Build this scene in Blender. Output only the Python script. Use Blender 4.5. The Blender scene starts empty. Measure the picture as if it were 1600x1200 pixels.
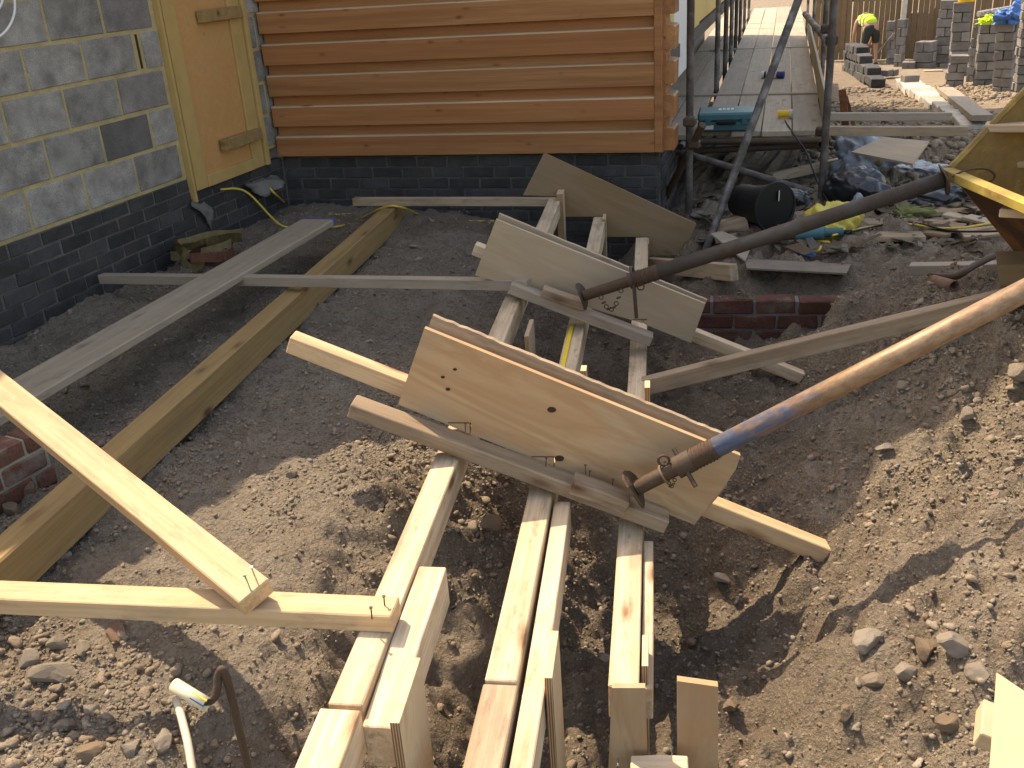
import bpy, bmesh, math, random
import numpy as np
from mathutils import Vector, Matrix
random.seed(7); rng = np.random.default_rng(11)
SC = bpy.context.scene
COL = SC.collection
# ---------------------------------------------------------------- camera, sky, sun, exposure
H = 1.62
# sign convention: columns are camera right, camera down, camera forward
RM = np.array([[0.94088081, 0.08120765, -0.32885956], [0.33288928, -0.40129487, 0.85331539], [-0.06267392, -0.9123419, -0.4046038]])
FPX, CX, CY = 1530.0, 800.0, 600.0
cam_d = bpy.data.cameras.new('camera'); cam = bpy.data.objects.new('camera', cam_d); COL.objects.link(cam)
cam_d.sensor_width = 36.0; cam_d.lens = 36.0 * FPX / 1600.0; cam_d.clip_end = 900; cam_d.clip_start = 0.02
cam.matrix_world = Matrix(((RM[0,0], -RM[0,1], -RM[0,2], 0), (RM[1,0], -RM[1,1], -RM[1,2], 0), (RM[2,0], -RM[2,1], -RM[2,2], H), (0,0,0,1)))
SC.camera = cam
SUN_EL, SUN_AZ = 56.0, -31.0          # light travels along azimuth SUN_AZ (from +X, counter-clockwise)
_a, _e = math.radians(SUN_AZ), math.radians(SUN_EL)
sun_dir = Vector((math.cos(_a)*math.cos(_e), math.sin(_a)*math.cos(_e), -math.sin(_e)))
w = bpy.data.worlds.new('World'); SC.world = w; w.use_nodes = True
wn = w.node_tree.nodes; bg = wn['Background']
sky = wn.new('ShaderNodeTexSky'); sky.sky_type = 'NISHITA'; sky.sun_disc = False
sky.sun_elevation = _e; sky.sun_rotation = math.atan2(-sun_dir.x, -sun_dir.y)
sky.air_density = 1.1; sky.dust_density = 2.0; sky.ozone_density = 0.8
w.node_tree.links.new(sky.outputs[0], bg.inputs[0]); bg.inputs[1].default_value = 0.15
sl = bpy.data.lights.new('sun', 'SUN'); so = bpy.data.objects.new('sun', sl); COL.objects.link(so)
sl.energy = 2.6; sl.angle = math.radians(0.55); sl.color = (1.0, 0.95, 0.86)
so.rotation_euler = sun_dir.to_track_quat('-Z', 'Y').to_euler(); so.location = (-6, 4, 12)
SC.view_settings.view_transform = 'Standard'; SC.view_settings.look = 'None'
SC.view_settings.exposure = 1.36; SC.view_settings.gamma = 1.0
SC.view_settings.use_white_balance = True; SC.view_settings.white_balance_temperature = 8500; SC.view_settings.white_balance_tint = 14   # camera white balance set for the shade
SC.cycles.max_bounces = 6; SC.cycles.diffuse_bounces = 4

# ---------------------------------------------------------------- measuring helpers (photo survey -> metres)
C0 = np.array([0, 0, H])
def ray(u, v): return RM @ np.array([u - CX, v - CY, FPX])
def at(u, v, z=None, y=None, x=None, dep=None):
    d = ray(u, v)
    t = (z - H)/d[2] if z is not None else y/d[1] if y is not None else x/d[0] if x is not None else dep/FPX
    return C0 + d*t
ND = np.array([-.207, .978, 0.]); ND /= np.linalg.norm(ND)      # direction the step boards run
ED = np.array([ND[1], -ND[0], 0.])                               # across the steps, down to the right
PL = {1: at(848, 765, dep=3.1), 2: at(893, 495, dep=4.4), 3: at(937, 338, dep=6.15)}
def pp(u, v, k, off=0.0):
    d = ray(u, v); P0 = PL[k] + off*ND
    return C0 + d*((P0 - C0).dot(ND)/d.dot(ND))
def V(p): return Vector((float(p[0]), float(p[1]), float(p[2])))

# ---------------------------------------------------------------- noise in numpy
def vnoise(x, y, seed):
    xi = np.floor(x).astype(np.int64); yi = np.floor(y).astype(np.int64); fx = x - xi; fy = y - yi
    fx = fx*fx*fx*(fx*(fx*6-15)+10); fy = fy*fy*fy*(fy*(fy*6-15)+10)
    def h(a, b):
        n = (a*374761393 + b*668265263 + seed*1442695041) & 0x7fffffff
        n = ((n ^ (n >> 13))*1274126177) & 0x7fffffff
        return ((n ^ (n >> 16)) & 0xffff)/65535.0
    return (h(xi,yi)*(1-fx)+h(xi+1,yi)*fx)*(1-fy) + (h(xi,yi+1)*(1-fx)+h(xi+1,yi+1)*fx)*fy - .5
def fbm(x, y, seed, octv=4, gain=.5):
    s = 0; a = 1.0; f = 1.0
    for o in range(octv):
        c, sn = math.cos(o*1.1), math.sin(o*1.1)
        s = s + a*vnoise((x*c - y*sn)*f + 17.3*o, (x*sn + y*c)*f - 9.1*o, seed+o); a *= gain; f *= 2.03
    return s

# ---------------------------------------------------------------- materials
MATS = {}
class NT:
    def __init__(s, name):
        s.m = bpy.data.materials.new(name); s.m.use_nodes = True; s.t = s.m.node_tree; s.b = s.t.nodes['Principled BSDF']; MATS[name] = s.m
        s.tc = s.t.nodes.new('ShaderNodeTexCoord'); s.oi = s.t.nodes.new('ShaderNodeObjectInfo'); s.ge = s.t.nodes.new('ShaderNodeNewGeometry')
    def n(s, k, **kw):
        q = s.t.nodes.new(k)
        for a, b in kw.items():
            if a in q.bl_rna.properties and not a.startswith('i_'): setattr(q, a, b)
        return q
    def l(s, a, b): s.t.links.new(a, b)
    def coords(s, scale, rnd=True, src='Object'):
        v = s.tc.outputs[src]
        if rnd:
            c = s.n('ShaderNodeVectorMath', operation='SCALE'); co = s.n('ShaderNodeCombineXYZ')
            for i in range(3): s.l(s.oi.outputs['Random'], co.inputs[i])
            s.l(co.outputs[0], c.inputs[0]); c.inputs['Scale'].default_value = 37.0
            ad = s.n('ShaderNodeVectorMath', operation='ADD'); s.l(v, ad.inputs[0]); s.l(c.outputs[0], ad.inputs[1]); v = ad.outputs[0]
        m = s.n('ShaderNodeMapping'); m.inputs['Scale'].default_value = scale; s.l(v, m.inputs[0]); return m.outputs[0]
    def noise(s, vec, scale=1.0, detail=4, rough=.55, dist=0.0):
        q = s.n('ShaderNodeTexNoise'); q.inputs['Scale'].default_value = scale; q.inputs['Detail'].default_value = detail
        q.inputs['Roughness'].default_value = rough; q.inputs['Distortion'].default_value = dist; s.l(vec, q.inputs['Vector']); return q.outputs['Fac']
    def voro(s, vec, scale=1.0, feat='F1', rnd=1.0):
        q = s.n('ShaderNodeTexVoronoi', feature=feat); q.inputs['Scale'].default_value = scale; q.inputs['Randomness'].default_value = rnd; s.l(vec, q.inputs['Vector']); return q
    def ramp(s, fac, stops):
        r = s.n('ShaderNodeValToRGB'); e = r.color_ramp.elements
        while len(e) < len(stops): e.new(.5)
        for i, (p, c) in enumerate(stops):
            e[i].position = p; e[i].color = (c, c, c, 1) if isinstance(c, (int, float)) else (*c, 1)
        s.l(fac, r.inputs[0]); return r.outputs[0]
    def mix(s, fac, a, b, mode='MIX'):
        q = s.n('ShaderNodeMix', data_type='RGBA', blend_type=mode)
        for sock, val in ((q.inputs[0], fac), (q.inputs[6], a), (q.inputs[7], b)):
            if isinstance(val, (int, float)): sock.default_value = val
            elif isinstance(val, tuple): sock.default_value = (*val, 1)
            else: s.l(val, sock)
        return q.outputs[2]
    def math(s, op, a, b=0.0):
        q = s.n('ShaderNodeMath', operation=op)
        for i, val in ((0, a), (1, b)):
            if isinstance(val, (int, float)): q.inputs[i].default_value = val
            else: s.l(val, q.inputs[i])
        return q.outputs[0]
    def bump(s, h, strength=.4, dist=.01):
        q = s.n('ShaderNodeBump'); q.inputs['Strength'].default_value = strength; q.inputs['Distance'].default_value = dist
        s.l(h, q.inputs['Height']); s.l(q.outputs[0], s.b.inputs['Normal'])
    def fin(s, col, rough=.8, spec=.3, metal=0.0):
        if isinstance(col, tuple): s.b.inputs['Base Color'].default_value = (*col, 1)
        else: s.l(col, s.b.inputs['Base Color'])
        if isinstance(rough, (int, float)): s.b.inputs['Roughness'].default_value = rough
        else: s.l(rough, s.b.inputs['Roughness'])
        s.b.inputs['Specular IOR Level'].default_value = spec; s.b.inputs['Metallic'].default_value = metal
        return s.m

def mat_timber(name, light, dark, knot, dirt=.35, dirtcol=(.20,.15,.10), weather=0.0, gsc=1.0):
    t = NT(name)
    v = t.coords((1,1,1)); 
    g1 = t.noise(t.coords((.9*gsc,26*gsc,26*gsc)), 1.0, 5, .6, .35)
    g2 = t.noise(t.coords((3.0,120,120)), 1.0, 2, .5)
    g3 = t.noise(t.coords((1.3,5,5)), 1.0, 3, .5)
    col = t.ramp(g1, [(.36, light), (.50, tuple(.6*a+.4*b for a, b in zip(light, dark))), (.64, dark)])
    col = t.mix(t.math('MULTIPLY', g3, .55), col, tuple(c*.72 for c in light))
    col = t.mix(t.math('MULTIPLY', t.ramp(g2, [(.42, 0.0), (.62, 1.0)]), .38), col, tuple(c*.85 for c in dark))
    cl_ = name == 'stained_cladding'; kv = t.voro(t.coords((4.2,11,11) if cl_ else (2.6,7.5,7.5)), 1.0)
    kd = t.math('ADD', kv.outputs['Distance'], t.math('MULTIPLY', t.noise(t.coords((14,34,34)), 1, 3), .22 if cl_ else .14))
    kmask = t.ramp(kd, [(.13, 1.0), (.19, .45), (.27, .0)])
    col = t.mix(kmask, col, knot)
    dm = t.ramp(t.noise(t.coords((3.2,9,9)), 1.0, 6, .65), [(.50, 0.0), (.72, 1.0)])
    col = t.mix(t.math('MULTIPLY', dm, dirt), col, dirtcol)
    if weather: col = t.mix(weather, col, (.35,.29,.22))
    sm = t.ramp(t.noise(t.coords((7,30,30)), 1.0, 5, .7), [(.56, 0.0), (.66, 1.0)]); col = t.mix(t.math('MULTIPLY', sm, dirt*.7), col, tuple(c*.75 for c in dirtcol))
    br = t.math('MULTIPLY_ADD', t.oi.outputs['Random'], .3); t.t.nodes[-1].inputs[2].default_value = .84
    col = t.mix(1.0, col, br, 'MULTIPLY')
    if name == 'stained_cladding':
        r2 = t.math('FRACT', t.math('MULTIPLY', t.oi.outputs['Random'], 7.31)); col = t.mix(t.math('MULTIPLY', r2, .65), col, t.mix(g1, (.40,.145,.05), (.25,.08,.028)))
    hgt = t.math('ADD', t.math('MULTIPLY', g1, .7), t.math('MULTIPLY', g2, .5))
    t.bump(hgt, .28, .003)
    return t.fin(col, .72, .25)
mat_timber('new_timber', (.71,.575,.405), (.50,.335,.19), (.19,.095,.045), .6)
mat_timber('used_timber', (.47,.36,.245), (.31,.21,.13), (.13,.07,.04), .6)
mat_timber('grey_timber', (.42,.35,.27), (.27,.21,.155), (.13,.09,.07), .4, weather=.35)
mat_timber('treated_timber', (.43,.285,.125), (.30,.185,.075), (.14,.07,.03), .25)
mat_timber('scaffold_board_wood', (.50,.41,.30), (.35,.28,.20), (.16,.11,.08), .45, weather=.3)
mat_timber('plank_timber', (.66,.475,.285), (.52,.325,.165), (.25,.12,.055), .4)
mat_timber('stained_cladding', (.49,.24,.10), (.31,.13,.05), (.12,.045,.018), .10, (.25,.12,.05), gsc=.7)
mat_timber('skylit_lip', (.58,.40,.24), (.46,.28,.14), (.25,.11,.05), .2, gsc=.7)  # paler tone for the cladding board lips, sky light put into the colour
def mat_ply(name, a, b, c, mud, mudf=.5):
    t = NT(name)
    g = t.noise(t.coords((1.1,7,7)), 1.0, 5, .55, 1.1)
    f = t.noise(t.coords((3,90,90)), 1.0, 3, .6)
    col = t.ramp(g, [(.30, a), (.48, b), (.58, a), (.72, c)])
    col = t.mix(t.math('MULTIPLY', f, .3), col, c)
    kv = t.voro(t.coords((3.1,5.4,5.4)), 1.0)
    kd = t.math('ADD', kv.outputs['Distance'], t.math('MULTIPLY', t.noise(t.coords((20,30,30)), 1, 2), .12))
    col = t.mix(t.ramp(kd, [(.085, .9), (.12, .4), (.19, 0.0)]), col, (.15,.07,.03))
    m = t.ramp(t.noise(t.coords((2.4,2.8,2.8)), 1.0, 6, .62), [(.47, 0.0), (.68, 1.0)])
    col = t.mix(t.math('MULTIPLY', m, mudf), col, mud)
    t.bump(t.math('ADD', g, f), .18, .002)
    return t.fin(col, .7, .3)
mat_ply('warm_plywood', (.54,.375,.215), (.44,.27,.14), (.33,.185,.09), (.38,.30,.21), .8)
mat_ply('dusty_plywood', (.44,.35,.24), (.40,.30,.20), (.32,.23,.14), (.36,.30,.22), .7)
mat_ply('brown_plywood', (.29,.195,.105), (.25,.16,.08), (.20,.125,.062), (.27,.2,.13), .5)
mat_ply('door_plywood', (.60,.33,.13), (.56,.29,.105), (.50,.25,.09), (.55,.33,.16), .4)
mat_ply('pale_plywood', (.62,.49,.32), (.57,.43,.27), (.5,.36,.21), (.45,.35,.22), .4)

def mat_plyedge():
    t = NT('layered_ply_edge'); sx = t.n('ShaderNodeSeparateXYZ'); t.l(t.coords((1,1,1), False), sx.inputs[0])
    n = t.noise(t.coords((20,60,60)), 1.0, 3, .6)
    w_ = t.math('SINE', t.math('ADD', t.math('MULTIPLY', sx.outputs[0], 1100.0), t.math('MULTIPLY', n, 1.6)))
    col = t.ramp(w_, [(.30, (.22,.12,.06)), (.55, (.50,.36,.21))]); return t.fin(col, .8, .2)
mat_plyedge()
def mat_masonry(name, col, var=.25, spk=(.5,.5), bump=.5, rough=.92, spots=None):
    t = NT(name)
    a = t.noise(t.coords((1,1,1)), 9, 5, .6); b = t.noise(t.coords((1,1,1)), 140, 3, .7); c = t.noise(t.coords((1,1,1)), 3.2, 3, .5)
    k = t.ramp(a, [(.3, tuple(x*(1-var) for x in col)), (.7, tuple(x*(1+var) for x in col))])
    k = t.mix(t.ramp(b, [(.36, .75), (.52, 0.0)]), k, tuple(x*spk[0] for x in col))
    k = t.mix(t.ramp(c, [(.52, 0.0), (.75, .5)]), k, tuple(x*1.45 for x in col))
    if spots: k = t.mix(t.ramp(t.noise(t.coords((1,1,1)), 5.5, 4, .6), [(.55, 0.0), (.66, .75)]), k, spots)
    br = t.math('MULTIPLY_ADD', t.oi.outputs['Random'], .5); t.t.nodes[-1].inputs[2].default_value = .74
    k = t.mix(1.0, k, br, 'MULTIPLY')
    t.bump(t.math('ADD', b, t.math('MULTIPLY', a, .6)), bump, .006)
    return t.fin(k, rough, .2)
mat_masonry('grey_block', (.31,.295,.265), .4, (.55,0), .7)
mat_masonry('dark_block', (.21,.195,.18), .2, (.55,0), .7)
mat_masonry('yellow_mortar', (.50,.40,.21), .2, (.7,0), .8)
mat_masonry('engineering_brick', (.060,.058,.058), .3, (.5,0), .4, .75, spots=(.075,.062,.056))
mat_masonry('grey_mortar', (.135,.125,.115), .25, (.6,0), .8)
mat_masonry('red_brick', (.19,.085,.06), .3, (.5,0), .8, spots=(.30,.255,.205))
mat_masonry('old_red_brick', (.115,.05,.036), .3, (.5,0), .7, spots=(.16,.12,.09))
mat_masonry('pale_mortar', (.42,.37,.29), .2, (.7,0), .8)
mat_masonry('brindle_brick', (.21,.195,.18), .22, (.6,0), .5)
mat_masonry('concrete', (.46,.43,.37), .2, (.7,0), .7)
mat_masonry('dusty_board', (.275,.23,.175), .2, (.8,0), .4)
mat_masonry('render_wall', (.40,.37,.33), .1, (.8,0), .3)
mat_masonry('roof_tile', (.16,.10,.08), .2, (.6,0), .3)

def mat_soil():
    t = NT('soil')
    P = t.coords((1,1,1), False)
    big = t.noise(P, .9, 4, .55); mid = t.noise(P, 6, 5, .62); fine = t.noise(P, 55, 5, .7); gr = t.noise(P, 210, 3, .7)
    col = t.ramp(mid, [(.30, (.17,.127,.092)), (.5, (.275,.218,.162)), (.70, (.39,.325,.25))])
    col = t.mix(t.ramp(big, [(.4, 0.0), (.62, .7)]), col, (.275,.22,.155))
    # damp darker earth dug out of the trench (attribute set on the ground mesh)
    at_ = t.n('ShaderNodeAttribute', attribute_name='damp'); col = t.mix(t.math('MULTIPLY', at_.outputs['Fac'], .68), col, t.mix(mid, (.115,.083,.058), (.225,.173,.125)))
    sa = t.n('ShaderNodeAttribute', attribute_name='sand'); col = t.mix(sa.outputs['Fac'], col, t.mix(mid, (.28,.21,.135), (.40,.315,.215)))
    gy = t.n('ShaderNodeAttribute', attribute_name='grit'); col = t.mix(t.math('MULTIPLY', gy.outputs['Fac'], .7), col, t.mix(mid, (.225,.185,.14), (.36,.305,.235)))
    vo = t.voro(P, 75); col = t.mix(t.ramp(vo.outputs['Distance'], [(.1, .5), (.32, 0.0)]), col, (.46,.41,.34))
    col = t.mix(t.ramp(fine, [(.3, .65), (.5, 0.0)]), col, (.085,.06,.042))
    col = t.mix(t.ramp(gr, [(.55, 0.0), (.75, .45)]), col, (.42,.36,.28))
    h = t.math('ADD', t.math('MULTIPLY', fine, 1.0), t.math('MULTIPLY', gr, .45)); h = t.math('ADD', h, t.math('MULTIPLY', vo.outputs['Distance'], -.35))
    t.bump(h, 1.0, .024)
    return t.fin(col, .97, .1)
mat_soil()
def mat_stone(name, cols, src):
    t = NT(name)
    r = t.ge.outputs['Random Per Island'] if src == 'island' else t.oi.outputs['Random']
    base = t.ramp(r, [(i/(len(cols)-1), c) for i, c in enumerate(cols)])
    n = t.noise(t.coords((1,1,1), src != 'island'), 26, 5, .65); n2 = t.noise(t.coords((1,1,1), src != 'island'), 160, 3, .7)
    col = t.mix(t.ramp(n, [(.36, .1), (.66, .85)]), base, (.265,.205,.145))
    col = t.mix(t.ramp(n2, [(.33, .6), (.5, 0.0)]), col, (.12,.095,.07))
    t.bump(t.math('ADD', n, n2), .6, .006)
    return t.fin(col, .93, .15)
mat_stone('gravel_stone', [(.17,.125,.085), (.25,.19,.13), (.31,.25,.18), (.23,.17,.115), (.37,.32,.25), (.28,.22,.16), (.22,.15,.10), (.40,.36,.30)], 'island')
mat_stone('rubble_stone', [(.36,.31,.25), (.30,.25,.19), (.40,.36,.30), (.26,.20,.15)], 'object')
mat_stone('clay_lump', [(.25,.17,.10), (.21,.145,.09)], 'object')
mat_stone('brick_rubble', [(.24,.10,.065), (.20,.095,.07)], 'object')

def mat_metal(name, col, rust, rf, rough=.55, metal=.6, sc=8):
    t = NT(name)
    n = t.noise(t.coords((1,1,1)), sc, 6, .65); n2 = t.noise(t.coords((1,1,1)), sc*14, 3, .7)
    k = t.mix(t.ramp(n, [(.5-rf*.25, 0.0), (.62-rf*.15, 1.0)]), col, t.mix(n2, rust, tuple(c*.5 for c in rust)))
    t.bump(t.math('ADD', n, n2), .3, .003)
    return t.fin(k, t.ramp(n, [(.4, rough), (.6, .85)]), .4, metal)
mat_metal('rusty_steel', (.072,.057,.045), (.115,.07,.043), .6, .65, .25)
mat_metal('dark_steel', (.085,.075,.065), (.15,.09,.055), .55, .6, .3)
mat_metal('dark_prop_tube', (.075,.070,.063), (.10,.076,.057), .5, .55, .3)
mat_metal('galvanised_tube', (.24,.235,.225), (.15,.135,.12), .45, .5, .45)
mat_metal('dull_tube', (.145,.135,.125), (.12,.095,.08), .5, .6, .35)
mat_metal('orange_steel', (.30,.11,.045), (.19,.075,.035), .5, .7, .2)
mat_metal('zinc', (.55,.53,.5), (.3,.27,.24), .2, .35, .8, 30)
mat_metal('skip_yellow', (.52,.38,.09), (.30,.20,.07), .45, .5, .05, 3)
mat_metal('skip_rust', (.27,.115,.04), (.13,.065,.035), .55, .75, .1, 5)
def mat_prop():
    # long prop tube: rusty orange, worn blue paint towards the collar
    t = NT('prop_tube_paint')
    sx = t.n('ShaderNodeSeparateXYZ'); t.l(t.coords((1,1,1), False), sx.inputs[0])
    n = t.noise(t.coords((2.5,10,10)), 1.0, 6, .65); n2 = t.noise(t.coords((30,60,60)), 1.0, 4, .7)
    rust = t.mix(n, (.27,.16,.085), (.38,.27,.165)); rust = t.mix(t.ramp(n2, [(.4,.7),(.6,0.0)]), rust, (.19,.10,.05))
    blue = t.mix(n2, (.04,.085,.20), (.11,.165,.25))
    xm = t.ramp(t.math('ADD', sx.outputs[0], t.math('MULTIPLY', t.math('SUBTRACT', n, .5), .9)), [(.02, .1), (.07, .95), (.22, .8), (.36, 0.0)])
    n3 = t.noise(t.coords((9,22,22)), 1.0, 6, .75); xm = t.math('MULTIPLY', xm, t.ramp(n3, [(.40, .15), (.50, 1.0)])); col = t.mix(xm, rust, blue); col = t.mix(t.ramp(n3, [(.60, 0.0), (.70, .6)]), col, (.42,.38,.32)); t.bump(t.math('ADD', n2, n3), .3, .002)
    return t.fin(col, .5, .45, .15)
mat_prop()
def mat_plain(name, col, rough=.5, spec=.4, var=.15, sc=12, bump=0.0, trans=0.0, alpha=None):
    t = NT(name); n = t.noise(t.coords((1,1,1)), sc, 4, .6)
    k = t.mix(n, tuple(c*(1-var) for c in col), tuple(min(1, c*(1+var)) for c in col))
    if bump: t.bump(n, bump, .01)
    m = t.fin(k, rough, spec)
    if trans: t.b.inputs['Transmission Weight'].default_value = trans
    return m
mat_plain('yellow_cable', (.62,.45,.07), .5); mat_plain('black_plastic', (.010,.010,.011), .55, .3); mat_plain('teal_plastic', (.045,.15,.17), .45, .4, .2)
mat_plain('dark_teal_plastic', (.03,.115,.135), .5, .4, .2); mat_plain('label_white', (.62,.60,.55), .6); mat_plain('white_cable', (.75,.75,.73), .4)
mat_plain('grey_sheet', (.34,.33,.30), .5, .4, .2, 9, .3); mat_plain('blue_grey_sheet', (.24,.27,.30), .4, .5, .25, 7, .4); mat_plain('black_sheet', (.022,.024,.028), .3, .6, .3, 7, .4)
mat_plain('yellow_bag', (.60,.50,.10), .45, .4, .2, 9, .3); mat_plain('white_plastic', (.66,.65,.62), .45); mat_plain('webbing', (.33,.25,.12), .85, .2, .35, 30, .3); mat_plain('red_webbing', (.25,.11,.07), .85, .2, .3, 30, .3)
mat_plain('hivis', (.55,.78,.06), .7, .3, .08, 20, .2); mat_plain('reflective', (.62,.63,.60), .4); mat_plain('skin', (.42,.23,.15), .55, .4, .1); mat_plain('dark_cloth', (.035,.04,.036), .9, .2, .2, 20, .3); mat_plain('hair', (.06,.035,.02), .8)
mat_plain('bright_yellow', (.80,.47,.02), .4, .4, .06); mat_plain('blue_sheet', (.05,.16,.42), .45, .4, .2, 8, .4); mat_plain('navy_plastic', (.03,.04,.17), .4); mat_plain('cream_plastic', (.55,.50,.38), .4, .4, .15)
mat_plain('white_membrane', (.62,.63,.63), .5, .3, .06, 4, .3); mat_plain('sheathing', (.60,.42,.16), .7, .2, .12, 6); mat_plain('dpc_black', (.03,.03,.033), .6); mat_plain('blue_paint', (.07,.10,.26), .7, .2, .2)
mat_plain('fence_wood', (.20,.135,.08), .9, .15, .25, 9, .3); mat_plain('yellow_paint', (.78,.56,.05), .6, .3, .1); mat_plain('saw_dark', (.06,.035,.02), .9, .1); mat_plain('rope', (.19,.14,.09), .9, .1); mat_plain('green_scrap', (.16,.17,.07), .9, .1, .4)
mat_plain('door_frame_wood', (.50,.335,.13), .75, .2, .2, 8); mat_plain('clear_tube', (.62,.56,.38), .18, .5, .1)
M = MATS

# ---------------------------------------------------------------- object helpers
def link(o, parent=None):
    COL.objects.link(o)
    if parent is not None: o.parent = parent
    return o
def tag(o, label=None, cat=None, group=None, kind=None):
    if label: o['label'] = label
    if cat: o['category'] = cat
    if group: o['group'] = group
    if kind: o['kind'] = kind
    return o
def empty(name, loc, label, cat, group=None, rz=0.0):
    o = bpy.data.objects.new(name, None); o.empty_display_size = .1; o.location = V(loc); o.rotation_euler = (0, 0, rz)
    return tag(link(o), label, cat, group)
def mesh_obj(name, me, mat, parent=None, mw=None):
    o = bpy.data.objects.new(name, me); link(o, parent)
    if mat is not None and len(me.materials) == 0: me.materials.append(M[mat] if isinstance(mat, str) else mat)
    if mw is not None:
        if parent is not None: o.matrix_parent_inverse = Matrix.Identity(4); o.matrix_basis = rootinv(parent) @ mw
        else: o.matrix_world = mw
    return o
def world_of(o):
    m = o.matrix_basis.copy()
    while o.parent is not None: o = o.parent; m = o.matrix_basis @ m
    return m
def rootinv(parent): return world_of(parent).inverted()
def bm_mesh(bm, name, smooth=False):
    bmesh.ops.recalc_face_normals(bm, faces=bm.faces[:])
    me = bpy.data.meshes.new(name); bm.to_mesh(me); bm.free()
    if smooth: me.polygons.foreach_set('use_smooth', [True]*len(me.polygons))
    return me
def frame(A, X, up=(0,0,1)):
    X = V(X).normalized(); U = V(up); Y = U.cross(X).normalized(); Z = X.cross(Y)
    return Matrix(((X.x, Y.x, Z.x, A[0]), (X.y, Y.y, Z.y, A[1]), (X.z, Y.z, Z.z, A[2]), (0,0,0,1)))
def box_bm(x0, x1, y0, y1, z0, z1, bev=.0, cuts=0, wob=0.0, bm=None):
    b = bm or bmesh.new()
    r = bmesh.ops.create_cube(b, size=1.0); vs = r['verts']
    for q in vs: q.co = Vector((x0+(q.co.x+.5)*(x1-x0), y0+(q.co.y+.5)*(y1-y0), z0+(q.co.z+.5)*(z1-z0)))
    if bm is None:
        if bev: bmesh.ops.bevel(b, geom=b.edges[:], offset=bev, segments=1, affect='EDGES')
        if cuts:
            L = x1 - x0
            for i in range(1, cuts):
                g = b.verts[:]+b.edges[:]+b.faces[:]
                bmesh.ops.bisect_plane(b, geom=g, plane_co=(x0+L*i/cuts, 0, 0), plane_no=(1,0,0))
            ph = random.uniform(0, 6)
            for q in b.verts:
                s = (q.co.x-x0)/L*math.pi
                q.co.y += wob*math.sin(s*1.0)*math.sin(ph)+random.uniform(-1,1)*wob*.12; q.co.z += wob*math.sin(s)*math.cos(ph)*.6+random.uniform(-1,1)*wob*.12
    return b
def timber(name, label, cat, A, B, w, t, mat='new_timber', up=(0,0,1), group=None, parent=None, bev=.003, wob=.004):
    A, B = V(A), V(B); L = (B-A).length; mw = frame(A, B-A, up)
    me = bm_mesh(box_bm(0, L, -w/2, w/2, -t, 0, bev, max(2, int(L/.35)), wob), name)
    o = mesh_obj(name, me, mat, parent, mw)
    return tag(o, label, cat, group)
def nail(parent, p, d=(0,0,1), ln=.03, mat='dark_steel'):
    bm = bmesh.new(); bmesh.ops.create_cone(bm, segments=6, radius1=.0018, radius2=.0018, depth=ln, cap_ends=True, matrix=Matrix.Translation((0,0,ln/2-.006)))
    bmesh.ops.create_cone(bm, segments=8, radius1=.0045, radius2=.0042, depth=.002, cap_ends=True, matrix=Matrix.Translation((0,0,ln-.005)))
    mw = Matrix.Translation(V(p)) @ V(d).to_track_quat('Z', 'Y').to_matrix().to_4x4()
    return mesh_obj('nail', bm_mesh(bm, 'nail'), mat, parent, mw)
def plate(name, label, cat, poly, X, thick, mat, N=None, group=None, parent=None, bev=.0015, rough=0.0):
    """plate from a polygon lying in one plane; front on the polygon, thickness along N"""
    P = [V(p) for p in poly]; N = V(N if N is not None else ND); mw = frame(P[0], X, N)  # local Z = N
    inv = mw.inverted(); Q = [inv @ p for p in P]
    if rough:
        R = []
        for i, q in enumerate(Q):
            n = Q[(i+1) % len(Q)]; k = max(1, int((n-q).length/.022))
            for j in range(k):
                c = q.lerp(n, j/k)
                if j: c = c + Vector((random.uniform(-1,1)*rough*.35, random.uniform(-1,1)*rough*.5, 0))
                R.append(c)
        Q = R
    bm = bmesh.new(); f = bm.faces.new([bm.verts.new((q.x, q.y, 0)) for q in Q])
    ex = bmesh.ops.extrude_face_region(bm, geom=[f])
    for q in [g for g in ex['geom'] if isinstance(g, bmesh.types.BMVert)]: q.co.z += thick
    o = mesh_obj(name, bm_mesh(bm, name), mat, parent, mw)
    return tag(o, label, cat, group)
def tube_mesh(pts, r, seg=10, smooth=True, cap=True, hollow=False, radii=None):
    pts = [V(p) for p in pts]; bm = bmesh.new(); rings = []; prev = None; n = len(pts)
    for i, p in enumerate(pts):
        t = (pts[min(i+1, n-1)]-pts[max(i-1, 0)]).normalized()
        if prev is None:
            a = t.orthogonal().normalized()
        else: a = (prev - t*prev.dot(t)).normalized()
        prev = a; b = t.cross(a); rr = radii[i] if radii else r
        rings.append([bm.verts.new(p+(a*math.cos(2*math.pi*k/seg)+b*math.sin(2*math.pi*k/seg))*rr) for k in range(seg)])
    for i in range(n-1):
        for k in range(seg): bm.faces.new((rings[i][k], rings[i][(k+1)%seg], rings[i+1][(k+1)%seg], rings[i+1][k]))
    if hollow:
        for ri, other, sgn in ((rings[0], pts[1], 1), (rings[-1], pts[-2], 1)):
            c = sum((q.co for q in ri), Vector())/seg; d = (other-c).normalized()
            inner = [bm.verts.new(c+(q.co-c)*.84) for q in ri]; deep = [bm.verts.new(q.co+d*min(.12, (other-c).length*.6)) for q in inner]
            for k in range(seg):
                bm.faces.new((ri[k], ri[(k+1)%seg], inner[(k+1)%seg], inner[k])); bm.faces.new((inner[k], inner[(k+1)%seg], deep[(k+1)%seg], deep[k]))
            bm.faces.new(deep)
    elif cap:
        for f in (bm.faces.new(rings[0]), bm.faces.new(rings[-1])):
            for e in f.edges: e.smooth = False
    return bm_mesh(bm, 'tube', smooth)
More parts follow.
